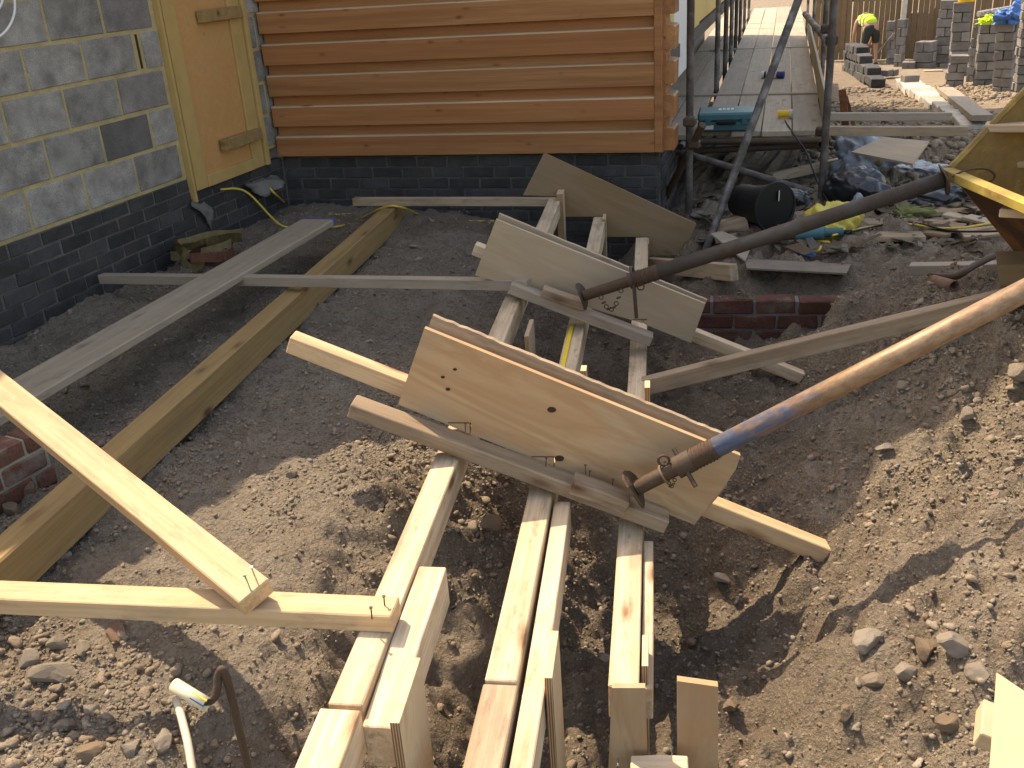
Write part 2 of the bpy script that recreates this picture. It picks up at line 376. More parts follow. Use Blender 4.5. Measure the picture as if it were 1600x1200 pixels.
def tube(name, A, B, r, mat, parent=None, seg=14, hollow=False, label=None, cat=None, group=None):
    A, B = V(A), V(B); L = (B-A).length
    me = tube_mesh([(0,0,0), (L*.5,0,0), (L,0,0)], r, seg, True, True, hollow)
    up = (0,0,1) if abs((B-A).normalized().z) < .95 else (0,1,0)
    return tag(mesh_obj(name, me, mat, parent, frame(A, B-A, up)), label, cat, group)
def spline(pts, n=8):
    P = [V(p) for p in pts]; out = []
    for i in range(len(P)-1):
        p0, p1, p2, p3 = P[max(i-1,0)], P[i], P[i+1], P[min(i+2, len(P)-1)]
        for j in range(n):
            t = j/n; out.append(.5*((2*p1)+(p2-p0)*t+(2*p0-5*p1+4*p2-p3)*t*t+(3*p1-p0-3*p2+p3)*t**3))
    out.append(P[-1]); return out
def cable(name, label, cat, pts, r, mat, seg=8, parent=None, n=8, group=None):
    pts = spline(pts, n); c = pts[0]
    me = tube_mesh([p-c for p in pts], r, seg); return tag(mesh_obj(name, me, mat, parent, Matrix.Translation(c)), label, cat, group)
def torus(name, c, axis, R, r, mat, parent=None, label=None, cat=None):
    z = V(axis).normalized(); a = z.orthogonal().normalized(); b = z.cross(a)
    pts = [(a*math.cos(k*math.pi/10)+b*math.sin(k*math.pi/10))*R for k in range(21)]
    return tag(mesh_obj(name, tube_mesh(pts, r, 6), mat, parent, Matrix.Translation(V(c))), label, cat)
ROCKS = []
for k in range(7):
    bm = bmesh.new(); bmesh.ops.create_icosphere(bm, subdivisions=3, radius=1.0)
    pl_ = [(Vector(rng.normal(size=3)).normalized(), rng.uniform(.42, .9)) for _ in range(15)]
    for q in bm.verts:
        for n_, d_ in pl_:
            s = q.co.dot(n_)
            if s > d_: q.co -= n_*(s-d_)*.97
    arr = np.array([q.co[:] for q in bm.verts]); nz = fbm(arr[:,0]*2.3+k*9, arr[:,1]*2.3+arr[:,2]*1.9, 50+k, 4)
    for q, z in zip(bm.verts, nz): q.co *= 1+.16*z
    ROCKS.append(bm_mesh(bm, 'rock', False))
def rock(name, label, p, size, mat='rubble_stone', group=None, rz=None, sink=.3, cat='rock'):
    me = random.choice(ROCKS); key = me.name+mat
    mm = bpy.data.meshes.get(key)
    if mm is None: mm = me.copy(); mm.name = key; mm.materials.clear(); mm.materials.append(M[mat])
    o = bpy.data.objects.new(name, mm); link(o); o.location = V(p)+Vector((0,0,size[2]*(1-2*sink)*.5)); o.scale = tuple(s*.46 for s in size)
    o.rotation_euler = (random.uniform(-.3,.3), random.uniform(-.3,.3), random.uniform(0,6.28) if rz is None else rz)
    return tag(o, label, cat, group)
#@@STRUCTURE
# ================================================================ GROUND
CTRL = [(0,560,-.05),(150,470,-.02),(300,392,.0),(500,345,0),(700,335,-.03),(250,640,-.04),(400,560,-.02),(550,430,-.02),(650,400,-.03),(300,720,-.03),(450,640,-.01),(560,600,0),(600,615,0),(100,640,-.04),(60,780,-.02),
 (430,760,.01),(250,860,-.01),(60,1000,-.03),(100,1150,-.04),(300,1050,-.04),(400,1180,-.1),(200,1190,-.03),(480,900,.01),(620,740,.02),(560,850,.02),(500,960,-.03),(450,1060,-.06),
 (700,880,-.12),(740,800,-.12),(680,1000,-.22),(690,1120,-.32),(640,1190,-.3),(900,870,-.36),(920,1000,-.45),(900,1150,-.47),(800,900,-.2),(780,1190,-.38),
 (1040,900,-.44),(1040,1050,-.47),(1140,900,-.42),(1150,1080,-.40),(1250,1170,-.32),(1240,900,-.33),(1330,905,-.28),(1330,1030,-.2),(1450,1150,-.15),(1400,980,-.1),(1500,1050,-.05),(1590,1000,.05),(1400,850,-.06),(1500,800,.05),
 (1590,700,.08),(1500,620,.08),(1580,520,.25),(1400,700,0),(1150,640,-.31),(1200,740,-.31),(1270,610,-.3),(1060,560,-.4),(940,540,-.42),(850,480,-.33),(720,480,-.1),(690,440,-.06),(1130,530,-.36),(1230,530,-.32),(1350,570,-.1),(1340,470,-.05),
 (1200,462,-.06),(1100,462,-.06),(900,410,-.4),(970,395,-.38),(1040,450,-.33),(1130,425,-.06),(1160,400,-.05),(1200,400,-.05),(1300,420,-.05),(1400,380,-.05),(1500,430,.02),(1250,330,-.05),(1400,300,-.05),(1600,390,0),(1100,340,-.05),(780,350,-.06),(830,410,-.2)]
def base_z(x, y): return np.where(y > 7, -.05-(np.minimum(y, 26)-7)*.075, -.04+0*y)
cp = []
for u, v, z in CTRL: cp.append(at(u, v, z=z))
for x, y, z in [(-6,-1,0),(-4.2,1,0),(-4.2,-.5,0),(-2,0,-.05),(0,.3,-.3),(.9,.9,-.1),(1.6,2,.25),(1.5,3.4,.32),(1.8,4.4,.2),(3,3,.25),(3,1,.1),(3,5.5,0),(-2,-3,0),(1,-3,0),(4,-2,0),(6,2,0),(6,7,-.05),(-4.2,6.5,0),(-2,8,-.12),(0,8.5,-.16),(3,9,-.2),(-1,14,-.575),(5,14,-.575),(-5,20,-1.02),(8,20,-1.02),(-8,8,-.12),(-8,3,0),(0,30,-1.47),(14,10,-.27),(14,0,-.04)]:
    cp.append(np.array([x, y, z]))
cp = np.array(cp); res = cp[:,2]-base_z(cp[:,0], cp[:,1])
K = np.sqrt(((cp[:,None,:2]-cp[None,:,:2])**2).sum(-1)+.04)
wts = np.linalg.solve(K+np.eye(len(cp))*-.015, res)
def smooth_z(x, y):
    x = np.atleast_1d(np.asarray(x, float)); y = np.atleast_1d(np.asarray(y, float)); out = np.empty_like(x)
    for s in range(0, x.size, 40000):
        d = np.sqrt((x[s:s+40000,None]-cp[None,:,0])**2+(y[s:s+40000,None]-cp[None,:,1])**2+.04); out[s:s+40000] = d @ wts
    fa_, fb_ = at(1085,466,z=-.075), at(1312,466,z=-.075); tt = (x-fa_[0])/(fb_[0]-fa_[0]); df = fa_[1]-.03+(fb_[1]-fa_[1])*tt-y
    cutw = np.clip((df+.004)/.025, 0, 1)*np.clip((.75-df)/.5, 0, 1)*np.clip((tt+.12)/.08, 0, 1)*np.clip((1.0-tt)/.10, 0, 1)
    zc = base_z(x, y)+out; out = out*(1-cutw)+(np.minimum(zc, -.345+.12*(np.clip(tt, 0, 1)))-base_z(x, y))*cutw
    far = np.clip((np.hypot(x-0, y-4)-9)/6, 0, 1); far = far*far*(3-2*far)
    return base_z(x, y)+out*(1-far)
def rough_amt(x, y):
    e = x*ED[0]+y*ED[1]
    r = .75+.8*np.clip((e+1.1)/.4, 0, 1)
    return r
def full_z(x, y):
    z = smooth_z(x, y); nearf = np.clip((11-np.hypot(x, y-3))/5, 0, 1); r = rough_amt(x, y)*nearf; z = z+(1-nearf)*.10*fbm(x*.35, y*.35, 8, 2)*np.clip((60-np.hypot(x, y))/30, 0, 1)
    z = z+r*(.07*fbm(x*1.7, y*1.7, 3, 3)+.05*fbm(x*6, y*6, 7, 3, .55)+.030*fbm(x*19, y*19, 12, 3, .6))
    # clods and ruts on the dug soil
    c = fbm(x*10+3, y*10, 31, 2); z = z+r*.06*np.clip(c-.12, 0, 1)
    return z
def gpt(u, v, dz=0.0):
    d = ray(u, v); lo = None
    ts = np.linspace(.9, 45, 9000)/FPX*1.0
    P = C0[None,:]+d[None,:]*ts[:,None]; h = P[:,2]-smooth_z(P[:,0], P[:,1]); i = int(np.argmax(h < dz))
    return P[i]
def gz(x, y): return float(full_z(x, y)[0])
def coords_(a, b, near0, near1, fine, far):
    n = np.arange(near0, near1+1e-6, fine); L = [near0]; s = fine
    while L[-1] > a: s = min(s*1.25, far); L.append(L[-1]-s)
    R = [near1]; s = fine
    while R[-1] < b: s = min(s*1.25, far); R.append(R[-1]+s)
    return np.concatenate([np.array(L[1:])[::-1], n, np.array(R[1:])])
gx = coords_(-60, 70, -4.1, 1.9, .0135, 3.0); gy = coords_(-40, 160, 1.0, 5.6, .0135, 3.0)
X, Y = np.meshgrid(gx, gy); xf, yf = X.ravel(), Y.ravel(); zf = full_z(xf, yf)
nx, ny = len(gx), len(gy)
idx = np.arange(nx*ny).reshape(ny, nx); quads = np.stack([idx[:-1,:-1], idx[:-1,1:], idx[1:,1:], idx[1:,:-1]], -1).reshape(-1, 4)
me = bpy.data.meshes.new('ground'); me.vertices.add(nx*ny); me.vertices.foreach_set('co', np.stack([xf, yf, zf], 1).ravel())
me.loops.add(quads.size); me.loops.foreach_set('vertex_index', quads.ravel().astype(np.int32)); me.polygons.add(len(quads))
me.polygons.foreach_set('loop_start', np.arange(0, quads.size, 4, dtype=np.int32)); me.update(calc_edges=True); me.polygons.foreach_set('use_smooth', [True]*len(quads))
ee = xf*ED[0]+yf*ED[1]; dd = xf*ND[0]+yf*ND[1]
damp = np.clip((ee+.95)/.35, 0, 1)*np.clip((.75-ee)/.4, 0, 1)*np.clip((6.5-dd)/.6, 0, 1); damp = np.clip(damp*(.8+1.2*fbm(xf*2.2, yf*2.2, 77, 3)), 0, 1)
wallstrip = np.clip((-3.0-xf)/.4, 0, 1)*np.clip((6.2-yf), 0, 1); damp = np.clip(damp+wallstrip*(.55+fbm(xf*2, yf*2, 5, 3)), 0, 1)
ya_, yb_ = gpt(1398,133), gpt(1500,205); lx = ya_[0]+(yb_[0]-ya_[0])*(yf-ya_[1])/(yb_[1]-ya_[1]); sand = np.clip((yf-7.5)/2, 0, 1)*np.clip((xf-lx)/.5, 0, 1)*np.clip(.9+fbm(xf*.8, yf*.8, 91, 3), 0, 1)
mud = np.clip((yf-6.5)/1.5, 0, 1)*np.clip((lx-xf)/.4, 0, 1)*np.clip((26-yf)/4, 0, 1); damp = np.clip(damp+mud*np.clip(.75+1.1*fbm(xf*1.1, yf*1.1, 55, 3), 0, 1), 0, 1)
grit = np.clip((-.6-ee)/.6, 0, 1)*np.clip(.8+1.4*fbm(xf*1.3, yf*1.3, 66, 3), 0, 1)
for nm, a in (('damp', damp), ('sand', sand), ('grit', grit)):
    at_ = me.attributes.new(nm, 'FLOAT', 'POINT'); at_.data.foreach_set('value', a.astype(np.float32))
g = mesh_obj('ground', me, 'soil'); tag(g, kind='structure')

# ---- gravel and pebbles: joined, nobody could count them
def scatter(name, n, dens, smin, smax, sub, power=2.2, reg=(-4, 2.4, .9, 7.2)):
    bm = bmesh.new()
    if sub == 0:
        v_ = [bm.verts.new(c) for c in ((1,0,0),(0,1,0),(-1,0,0),(0,-1,0),(.1,.1,1),(0,0,-1))]
        for a in range(4): bm.faces.new((v_[a], v_[(a+1)%4], v_[4])); bm.faces.new((v_[(a+1)%4], v_[a], v_[5]))
    else: bmesh.ops.create_icosphere(bm, subdivisions=sub, radius=1.0)
    bm.verts.index_update(); bv = np.array([q.co[:] for q in bm.verts]); bf = np.array([[q.index for q in f.verts] for f in bm.faces]); bm.free()
    px = []; py = []
    while len(px) < n:
        x = rng.uniform(reg[0], reg[1], 4000); y = rng.uniform(reg[2], reg[3], 4000); k = rng.uniform(0, 1, 4000) < dens(x, y); px += list(x[k]); py += list(y[k])
    px = np.array(px[:n]); py = np.array(py[:n]); pz = full_z(px, py)
    s = smin+(smax-smin)*rng.uniform(0, 1, n)**power
    th = rng.uniform(0, 6.28, n); c, sn = np.cos(th), np.sin(th)
    sc = np.stack([s*rng.uniform(.8, 1.35, n), s*rng.uniform(.7, 1.1, n), s*rng.uniform(.5, .85, n)], 1)
    jit = 1+rng.uniform(-.22, .22, (n, len(bv), 1))/(1+.35*(sub-1))
    if sub > 1:
        for _ in range(11):
            nn = rng.normal(size=(n,1,3)); nn /= np.linalg.norm(nn, axis=2, keepdims=True); sd = (bv[None]*nn).sum(2); jit[:,:,0] = np.where(sd > .5, jit[:,:,0]*(.30+.70*.5/np.maximum(sd,.5)), jit[:,:,0])
    lv = bv[None]*jit*sc[:,None,:]
    tx = rng.uniform(-.5, .5, n)[:,None]; lv[:,:,2] += lv[:,:,0]*tx
    wx = lv[:,:,0]*c[:,None]-lv[:,:,1]*sn[:,None]+px[:,None]; wy = lv[:,:,0]*sn[:,None]+lv[:,:,1]*c[:,None]+py[:,None]; wz = lv[:,:,2]+pz[:,None]+sc[:,2:3]*.28
    co = np.stack([wx, wy, wz], -1).reshape(-1, 3); fa = (bf[None]+(np.arange(n)*len(bv))[:,None,None]).reshape(-1, 3)
    me = bpy.data.meshes.new(name); me.vertices.add(len(co)); me.vertices.foreach_set('co', co.ravel()); me.loops.add(fa.size); me.loops.foreach_set('vertex_index', fa.ravel().astype(np.int32))
    me.polygons.add(len(fa)); me.polygons.foreach_set('loop_start', np.arange(0, fa.size, 3, dtype=np.int32)); me.update(calc_edges=True)
    
    return tag(mesh_obj(name, me, 'gravel_stone'), kind='stuff')
def dens(x, y):
    e = x*ED[0]+y*ED[1]; r = .16+.84*np.clip((e-.15)/.5, 0, 1)*np.clip((4.9-y)/1.2, .12, 1)
    r = np.where((e < -1.0) & (y < 1.75) & (x < -.95), .75, r)
    return r*np.clip(.55+1.7*fbm(x*1.6, y*1.6, 40, 3), .06, 1)/np.clip(.35*y, .55, 2.2)
def bank(x, y): e = x*ED[0]+y*ED[1]; return np.clip((e+1.45)/.3, 0, 1)*np.clip((-.1-e)/.3, 0, 1)*np.clip((3.6-y)/.5, 0, 1)*np.clip(.75+1.5*fbm(x*3, y*3, 210, 3), 0, 1)
dens2 = lambda x, y: np.clip(.5*bank(x, y)+dens(x, y)*.75+.24*np.clip(.5+2.6*fbm(x*1.1, y*1.1, 140, 3), .05, 1)/np.clip(.35*y, .55, 2.2), 0, 1)
s1 = scatter('fine_gravel', 120000, dens2, .0018, .0062, 0, 1.7); tag(s1, 'fine grey and tan grit lying over the soil', 'gravel')
s2 = scatter('pebbles', 33000, dens2, .0045, .012, 1, 2.2); tag(s2, 'small stones and crumbs strewn over the dug soil', 'pebbles')
s3 = scatter('rubble', 5600, dens, .008, .031, 2, 3.6); tag(s3, 'stones and broken rubble scattered over the spoil slope', 'rubble')
def yard_dens(x, y): return np.clip(.3+1.6*fbm(x*.9, y*.9, 71, 3), .04, 1)
s4 = scatter('yard_rubble', 11000, yard_dens, .010, .05, 1, 3.2, (-.6, 4.5, 6.8, 19.0)); tag(s4, 'rough grey rubble and clods on the ground beyond the scaffold', 'rubble')
# ================================================================ BLOCK HOUSE (left)
def prism_x(name, poly_yz, x0, x1, mat, parent):
    bm = bmesh.new(); a = [bm.verts.new((x0, y, z)) for y, z in poly_yz]; b = [bm.verts.new((x1, y, z)) for y, z in poly_yz]
    bm.faces.new(a); bm.faces.new(b); n = len(a)
    for i in range(n): bm.faces.new((a[i], a[(i+1)%n], b[(i+1)%n], b[i]))
    return mesh_obj(name, bm_mesh(bm, name), mat, parent)
XW = -4.0
house = empty('block_house', (0,0,0), 'unfinished block house with dark brick base and boarded doorway', 'house')
ZB, RP, BP = .458, .2185, .412       # first block course, course pitch, block pitch
prism_x('mortar_bed', [(-.6, ZB-.01), (3.77, ZB-.01), (3.77, 3.59), (-.6, 1.23)], -8.6, XW-.0045, 'yellow_mortar', house)
prism_x('mortar_bed', [(3.7701, ZB-.01), (5.03, ZB-.01), (5.03, 2.45), (5.87, 2.45), (5.87, ZB-.01), (6.11, ZB-.01), (6.11, 2.75), (5.34, 2.75), (5.34, 4.43), (3.7701, 3.59)], -4.5, XW-.0045, 'yellow_mortar', house)
prism_x('gable_wall', [(5.34, 2.7501), (6.11, 2.7501), (9.9, 2.7501), (9.9, 6.0), (7.3, 9.2), (5.34, 6.55)], -9.0, XW-.012, 'grey_block', house)
prism_x('roof', [(5.32, 6.53), (7.3, 9.205), (9.95, 5.95), (9.95, 6.1), (7.3, 9.34), (5.32, 6.66)], -9.2, XW+.03, 'roof_tile', house)
prism_x('lean_to_roof', [(-.75, 1.155), (5.33, 4.43), (5.33, 4.50), (-.75, 1.225)], -8.7, XW+.02, 'roof_tile', house)
prism_x('rear_wall', [(6.1105, -.5), (9.9, -.5), (9.9, 2.75), (6.1105, 2.75)], -4.6, XW-.02, 'render_wall', house)
prism_x('brick_bed', [(-.6, -.5), (6.11, -.5), (6.11, .30), (5.87, .30), (5.87, .335), (5.03, .335), (5.03, ZB-.011), (-.6, ZB-.011)], -4.55, XW-.007, 'grey_mortar', house)
_bk = {}
def brick_mesh(L, h, d, mat, k, bev=.004):
    key = (round(L,3), round(h,3), round(d,3), mat, k)
    if key not in _bk:
        me = bm_mesh(box_bm(-d, 0, -L/2, L/2, -h/2, h/2, bev), 'brick')
        for q in me.vertices:
            q.co += Vector((random.uniform(-1,1)*.0022, random.uniform(-1,1)*.003, random.uniform(-1,1)*.003))
        me.materials.append(M[mat]); _bk[key] = me
    return _bk[key]
def lay(name, parent, mat, Y0, Y1, zc, L, h, d, pos):
    me = brick_mesh(L, h, d, mat, random.randrange(5)); o = bpy.data.objects.new(name, me); link(o, parent); o.location = pos; return o
for r in range(10):
    z = ZB+RP*(r+.5)
    y = (3.765 if r % 2 == 0 else 3.97)-3*BP
    while y < 6.08:
        a, b = y+.0115, y+BP-.0115
        for s0, s1 in ((2.0, 5.022), (5.882, 6.10)):
            p, q = max(a, s0), min(b, s1)
            if r == 3 and abs(y-(3.97+2*BP)) < .02: p = max(p, 4.865)
            if q-p > .05: lay('block', house, 'dark_block' if (r == 1 and abs(y-4.38) < .03) or random.random() < .07 else 'grey_block', 0, 0, z, round(q-p-.003, 2), RP-.023, .06, (XW+random.uniform(.0005,.004), (p+q)/2, z))
        y += BP
slot = mesh_obj('brick', bm_mesh(box_bm(-.06, .0, -.012, .012, -.095, .095, .002), 'brick'), 'saw_dark', house); slot.location = (XW-.004, 4.832, ZB+3.5*RP)
for c in range(-2, 6):
    z = ZB-.012-.0765*(6-c-.5); y = 1.9+(.11 if c % 2 else 0)
    while y < 6.1:
        L = .218; a, b = y+.004, min(y+L, 6.10)
        if c >= 5 and b > 5.04: b = min(b, 5.03) if a < 5.0 else 0
        if b-a > .05: lay('brick', house, 'engineering_brick', 0, 0, z, round(b-a-.002, 2), .067, .06, (XW+random.uniform(-.003,.003), (a+b)/2, z))
        y += L+.006
# boarded doorway
door = mesh_obj('door_boarding', bm_mesh(box_bm(-.03, 0, 5.19, 5.72, .40, 2.36, .002), 'door_boarding'), 'door_plywood', house); door.location = (XW+.01, 0, 0)
def dpart(name, y0, y1, z0, z1, x0, x1, mat='door_frame_wood'):
    o = mesh_obj(name, bm_mesh(box_bm(x0, x1, -(y1-y0)/2, (y1-y0)/2, -(z1-z0)/2, (z1-z0)/2, .003, 0), name), mat, door); o.location = (-.01, (y0+y1)/2, (z0+z1)/2); return o
dpart('trim', 5.032, 5.052, .30, 2.45, -.06, .035); dpart('stile', 5.075, 5.195, .36, 2.44, -.05, .022); dpart('stile', 5.725, 5.85, .36, 2.44, -.05, .022)
dpart('trim', 5.858, 5.90, .36, 2.45, -.06, .04); dpart('rail', 5.196, 5.724, .36, .435, -.05, .028); dpart('rail', 5.196, 5.724, 2.32, 2.44, -.05, .028)
for z in (1.365, .585):
    dpart('batten', 5.385, 5.81, z-.036, z+.036, .0225, .068, 'treated_timber')
back = mesh_obj('doorway_back', bm_mesh(box_bm(-.5, -.06, 5.0, 5.9, .3355, 2.449), 'doorway_back'), 'saw_dark', house); back.location = (XW, 0, 0)
def sheet(name, label, cat, pts, nu, nv, mat, amp=.01, thick=.002, seed=1, group=None):
    """crumpled sheet over a grid of control points pts[i][j]"""
    A = np.array([[list(p) for p in row] for row in pts], float); I, J = A.shape[:2]; bm = bmesh.new(); vs = []
    for i in range(nu+1):
        row = []
        for j in range(nv+1):
            a, b = i/nu*(I-1), j/nv*(J-1); ia, jb = min(int(a), I-2), min(int(b), J-2); fa, fb = a-ia, b-jb
            p = A[ia,jb]*(1-fa)*(1-fb)+A[ia+1,jb]*fa*(1-fb)+A[ia,jb+1]*(1-fa)*fb+A[ia+1,jb+1]*fa*fb
            nz = [float(fbm(np.array([i/nu*5.+k*7]), np.array([j/nv*5.]), seed+k, 3)[0]) for k in range(3)]
            row.append(bm.verts.new(V(p+np.array(nz)*amp*2)))
        vs.append(row)
    for i in range(nu):
        for j in range(nv): bm.faces.new((vs[i][j], vs[i+1][j], vs[i+1][j+1], vs[i][j+1]))
    if thick: bmesh.ops.solidify(bm, geom=bm.faces[:], thickness=thick)
    c = V(A.mean((0,1)))
    for q in bm.verts: q.co -= c
    return tag(mesh_obj(name, bm_mesh(bm, name, True), mat, None, Matrix.Translation(c)), label, cat, group)
sheet('membrane_flap', 'torn grey damp proof sheet hanging off the ledge below the door corner', 'plastic sheet',
    [[at(298,305,x=-4.02), at(318,300,x=-4.05), at(334,315,x=-4.02)], [at(298,322,x=-3.975), at(318,325,x=-3.96), at(332,335,x=-3.975)], [at(312,330,x=-3.97), at(325,345,x=-3.965), at(331,362,x=-3.98)]], 10, 10, 'grey_sheet', .012)
sheet('membrane_flap', 'grey damp proof sheet draped over the far corner of the door sill', 'plastic sheet',
    [[at(380,285,x=-4.03), at(408,275,x=-4.03), at(432,272,x=-4.0)], [at(385,292,x=-3.93), at(415,282,x=-3.9), at(447,285,x=-3.86)], [at(395,298,x=-3.93), at(415,308,x=-3.88), at(435,297,x=-3.86)]], 10, 10, 'grey_sheet', .012, seed=9)
# ================================================================ CLAD HOUSE (far)
AB = math.radians(4.2); XB = np.array([math.cos(AB), math.sin(AB), 0]); YB = np.array([-math.sin(AB), math.cos(AB), 0]); KB = np.array([-3.995, 6.09, 0])
clad = empty('timber_clad_house', KB, 'timber clad building on a dark brick plinth', 'house', rz=AB); WB = 2.735
def cb(name, bm, mat, parent=clad):
    o = mesh_obj(name, bm_mesh(bm, name), mat, parent)
    if name == 'cladding_board': o.data.materials.append(M['skylit_lip'])
    return o
def lbox(x0, x1, y0, y1, z0, z1, bev=0): return box_bm(x0, x1, y0, y1, z0, z1, bev)
cb('inner_wall', lbox(.003, WB-.02, .06, .26, .36, 5.0), 'sheathing'); cb('inner_wall', lbox(.003, WB-.18, .2605, 9, .86, 5.0), 'sheathing')
def clad_bm(L, x0, tri=None):
    # board profile (depth y negative = towards viewer): proud band, bevelled top lip, recessed band
    pr = [(.05, 0), (-.056, 0), (-.058, .128), (-.050, .137), (-.006, .141), (-.002, .2045), (.05, .2045)]
    bm = bmesh.new(); a = [bm.verts.new((x0, y, z)) for y, z in pr]; b = [bm.verts.new((x0+L, y, z)) for y, z in pr]; n = len(pr); bm.faces.new(a); bm.faces.new(b)
    for i in range(n): bm.faces.new((a[i], a[(i+1)%n], b[(i+1)%n], b[i]))
    bmesh.ops.subdivide_edges(bm, edges=[e for e in bm.edges if abs(e.verts[0].co.x-e.verts[1].co.x) > .5*L], cuts=8)
    for q in bm.verts: q.co.y += random.uniform(-1,1)*.0012; q.co.z += random.uniform(-1,1)*.0012
    bm.normal_update()
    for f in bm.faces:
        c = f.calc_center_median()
        if .126 < c.z < .143 and c.y < -.004 and abs(f.normal.x) < .5: f.material_index = 1  # top lip faces get the tone with sky light painted in
    return bm
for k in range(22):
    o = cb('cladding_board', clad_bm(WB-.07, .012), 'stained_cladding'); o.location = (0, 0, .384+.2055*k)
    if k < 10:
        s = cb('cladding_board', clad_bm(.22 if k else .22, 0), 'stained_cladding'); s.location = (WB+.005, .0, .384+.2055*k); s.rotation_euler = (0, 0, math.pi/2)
cb('corner_board', lbox(WB-.0565, WB-.008, -.062, .03, .384, 4.95, .003), 'stained_cladding')
cb('sheathing_panel', lbox(WB-.17, WB-.02, .27, .66, .95, 5.0), 'sheathing'); cb('damp_strip', lbox(WB-.17, WB-.005, .265, .9, .86, .949), 'dpc_black')
cb('sheathing_panel', lbox(WB-.17, WB-.025, 1.62, 2.5, .95, 5.0), 'sheathing'); cb('membrane', lbox(WB-.17, WB-.035, .661, 1.619, .7, 5.0), 'white_membrane')
cb('damp_strip', lbox(WB-.17, WB-.005, 1.625, 3.4, .86, .949), 'dpc_black'); cb('sheathing_panel', lbox(WB-.17, WB-.035, 2.51, 8.9, .96, 5.0), 'sheathing'); cb('damp_strip', lbox(WB-.17, WB-.005, 3.41, 8.9, .86, .949), 'dpc_black')
cb('roof', lbox(-.2, WB+.2, -.2, 9.1, 5.005, 5.15), 'roof_tile')
cb('brick_bed', lbox(.003, WB-.058, .027, .9, -.9, .3599), 'grey_mortar'); cb('sub_wall', lbox(.003, WB-.55, .901, 9, -.9, .859), 'dark_block')
for c in range(10):
    z = .372-.0755*(c+.5)-.012; x = -.1+(.11 if c % 2 else 0)
    while x < WB-.06:
        a, b = max(x+.005, .003), min(x+.218, WB-.052)
        if b-a > .04:
            me = brick_mesh(round(b-a,2), .066, .06, 'engineering_brick', random.randrange(5)); o = bpy.data.objects.new('brick', me); link(o, clad); o.rotation_euler = (0,0,-math.pi/2); o.location = ((a+b)/2, .02+random.uniform(-.002,.002), z)
        x += .224
    for j in range(5):
        y = .02+.055+(.11 if c % 2 else 0)+j*.224
        me = brick_mesh(.218 if j or c % 2 else .11, .066, .06, 'engineering_brick', random.randrange(5)); o = bpy.data.objects.new('brick', me); link(o, clad); o.location = (WB-.05, y+(.06 if c%2 == 0 and j else 0), z)
# ================================================================ STEP FORMWORK
UP = (0,0,1)
J = {1: (pp(705,700,1), pp(868,307,3)), 2: (pp(848,755,1), pp(937,338,3)), 3: (pp(985,808,1), pp(1003,369,3))}
def jp(k, u, v):
    a, b = J[k]; d = ray(u, v); e = b-a; t = np.linalg.lstsq(np.stack([d, -e], 1), a-C0, rcond=None)[0]; return a+e*t[1]
def jpy(k, y): a, b = J[k]; return a+(b-a)*((y-a[1])/(b[1]-a[1]))
G1 = 'long timbers running under the plywood step boards'
dn = lambda p, z: np.array(p)+np.array([0,0,z])
side = lambda p, s: np.array(p)+ED*s
j1 = timber('step_joist', 'longest left timber running under all three plywood boards, rail end nailed on it', 'timber', jpy(1, 1.36), jpy(1, 5.78), .075, .10)
timber('step_joist', 'short timber packed on the near end of the left run of joists', 'timber', dn(jpy(1, .75), .012), dn(jpy(1, 1.335), .012), .088, .11)
timber('joist_splice', 'timber scabbed along the right side of the near left joist', 'timber', side(dn(jpy(1, 1.33), -.028), .077), side(dn(jpy(1, 1.86), -.004), .077), .07, .115)
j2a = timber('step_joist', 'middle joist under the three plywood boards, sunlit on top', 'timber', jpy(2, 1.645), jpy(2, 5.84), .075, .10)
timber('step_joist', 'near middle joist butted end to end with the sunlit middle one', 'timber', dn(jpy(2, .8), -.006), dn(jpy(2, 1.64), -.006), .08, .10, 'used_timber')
timber('joist_splice', 'narrow timber laid along the right side of the middle joist', 'timber', side(dn(jpy(2, .9), -.035), .073), side(dn(jpy(2, 2.47), -.02), .068), .05, .10)
j3 = timber('step_joist', 'right joist under the three plywood boards with a plywood end plate', 'timber', jpy(3, 1.83), jpy(3, 5.88), .075, .10)
timber('joist_splice', 'narrow timber tucked against the right side of the right joist', 'timber', side(dn(jpy(3, 1.86), -.03), .056), side(dn(jpy(3, 2.5), -.02), .056), .03, .10)
def stake(name, label, uvs, P0, N, thick, mat='warm_plywood', X=(0,0,1)):
    N = np.array(N, float); N /= np.linalg.norm(N)
    pts = []
    for u, v in uvs:
        d = ray(u, v); pts.append(C0+d*((P0-C0).dot(N)/d.dot(N)))
    return plate(name, label, 'plywood offcut', pts, X, thick, mat, N)
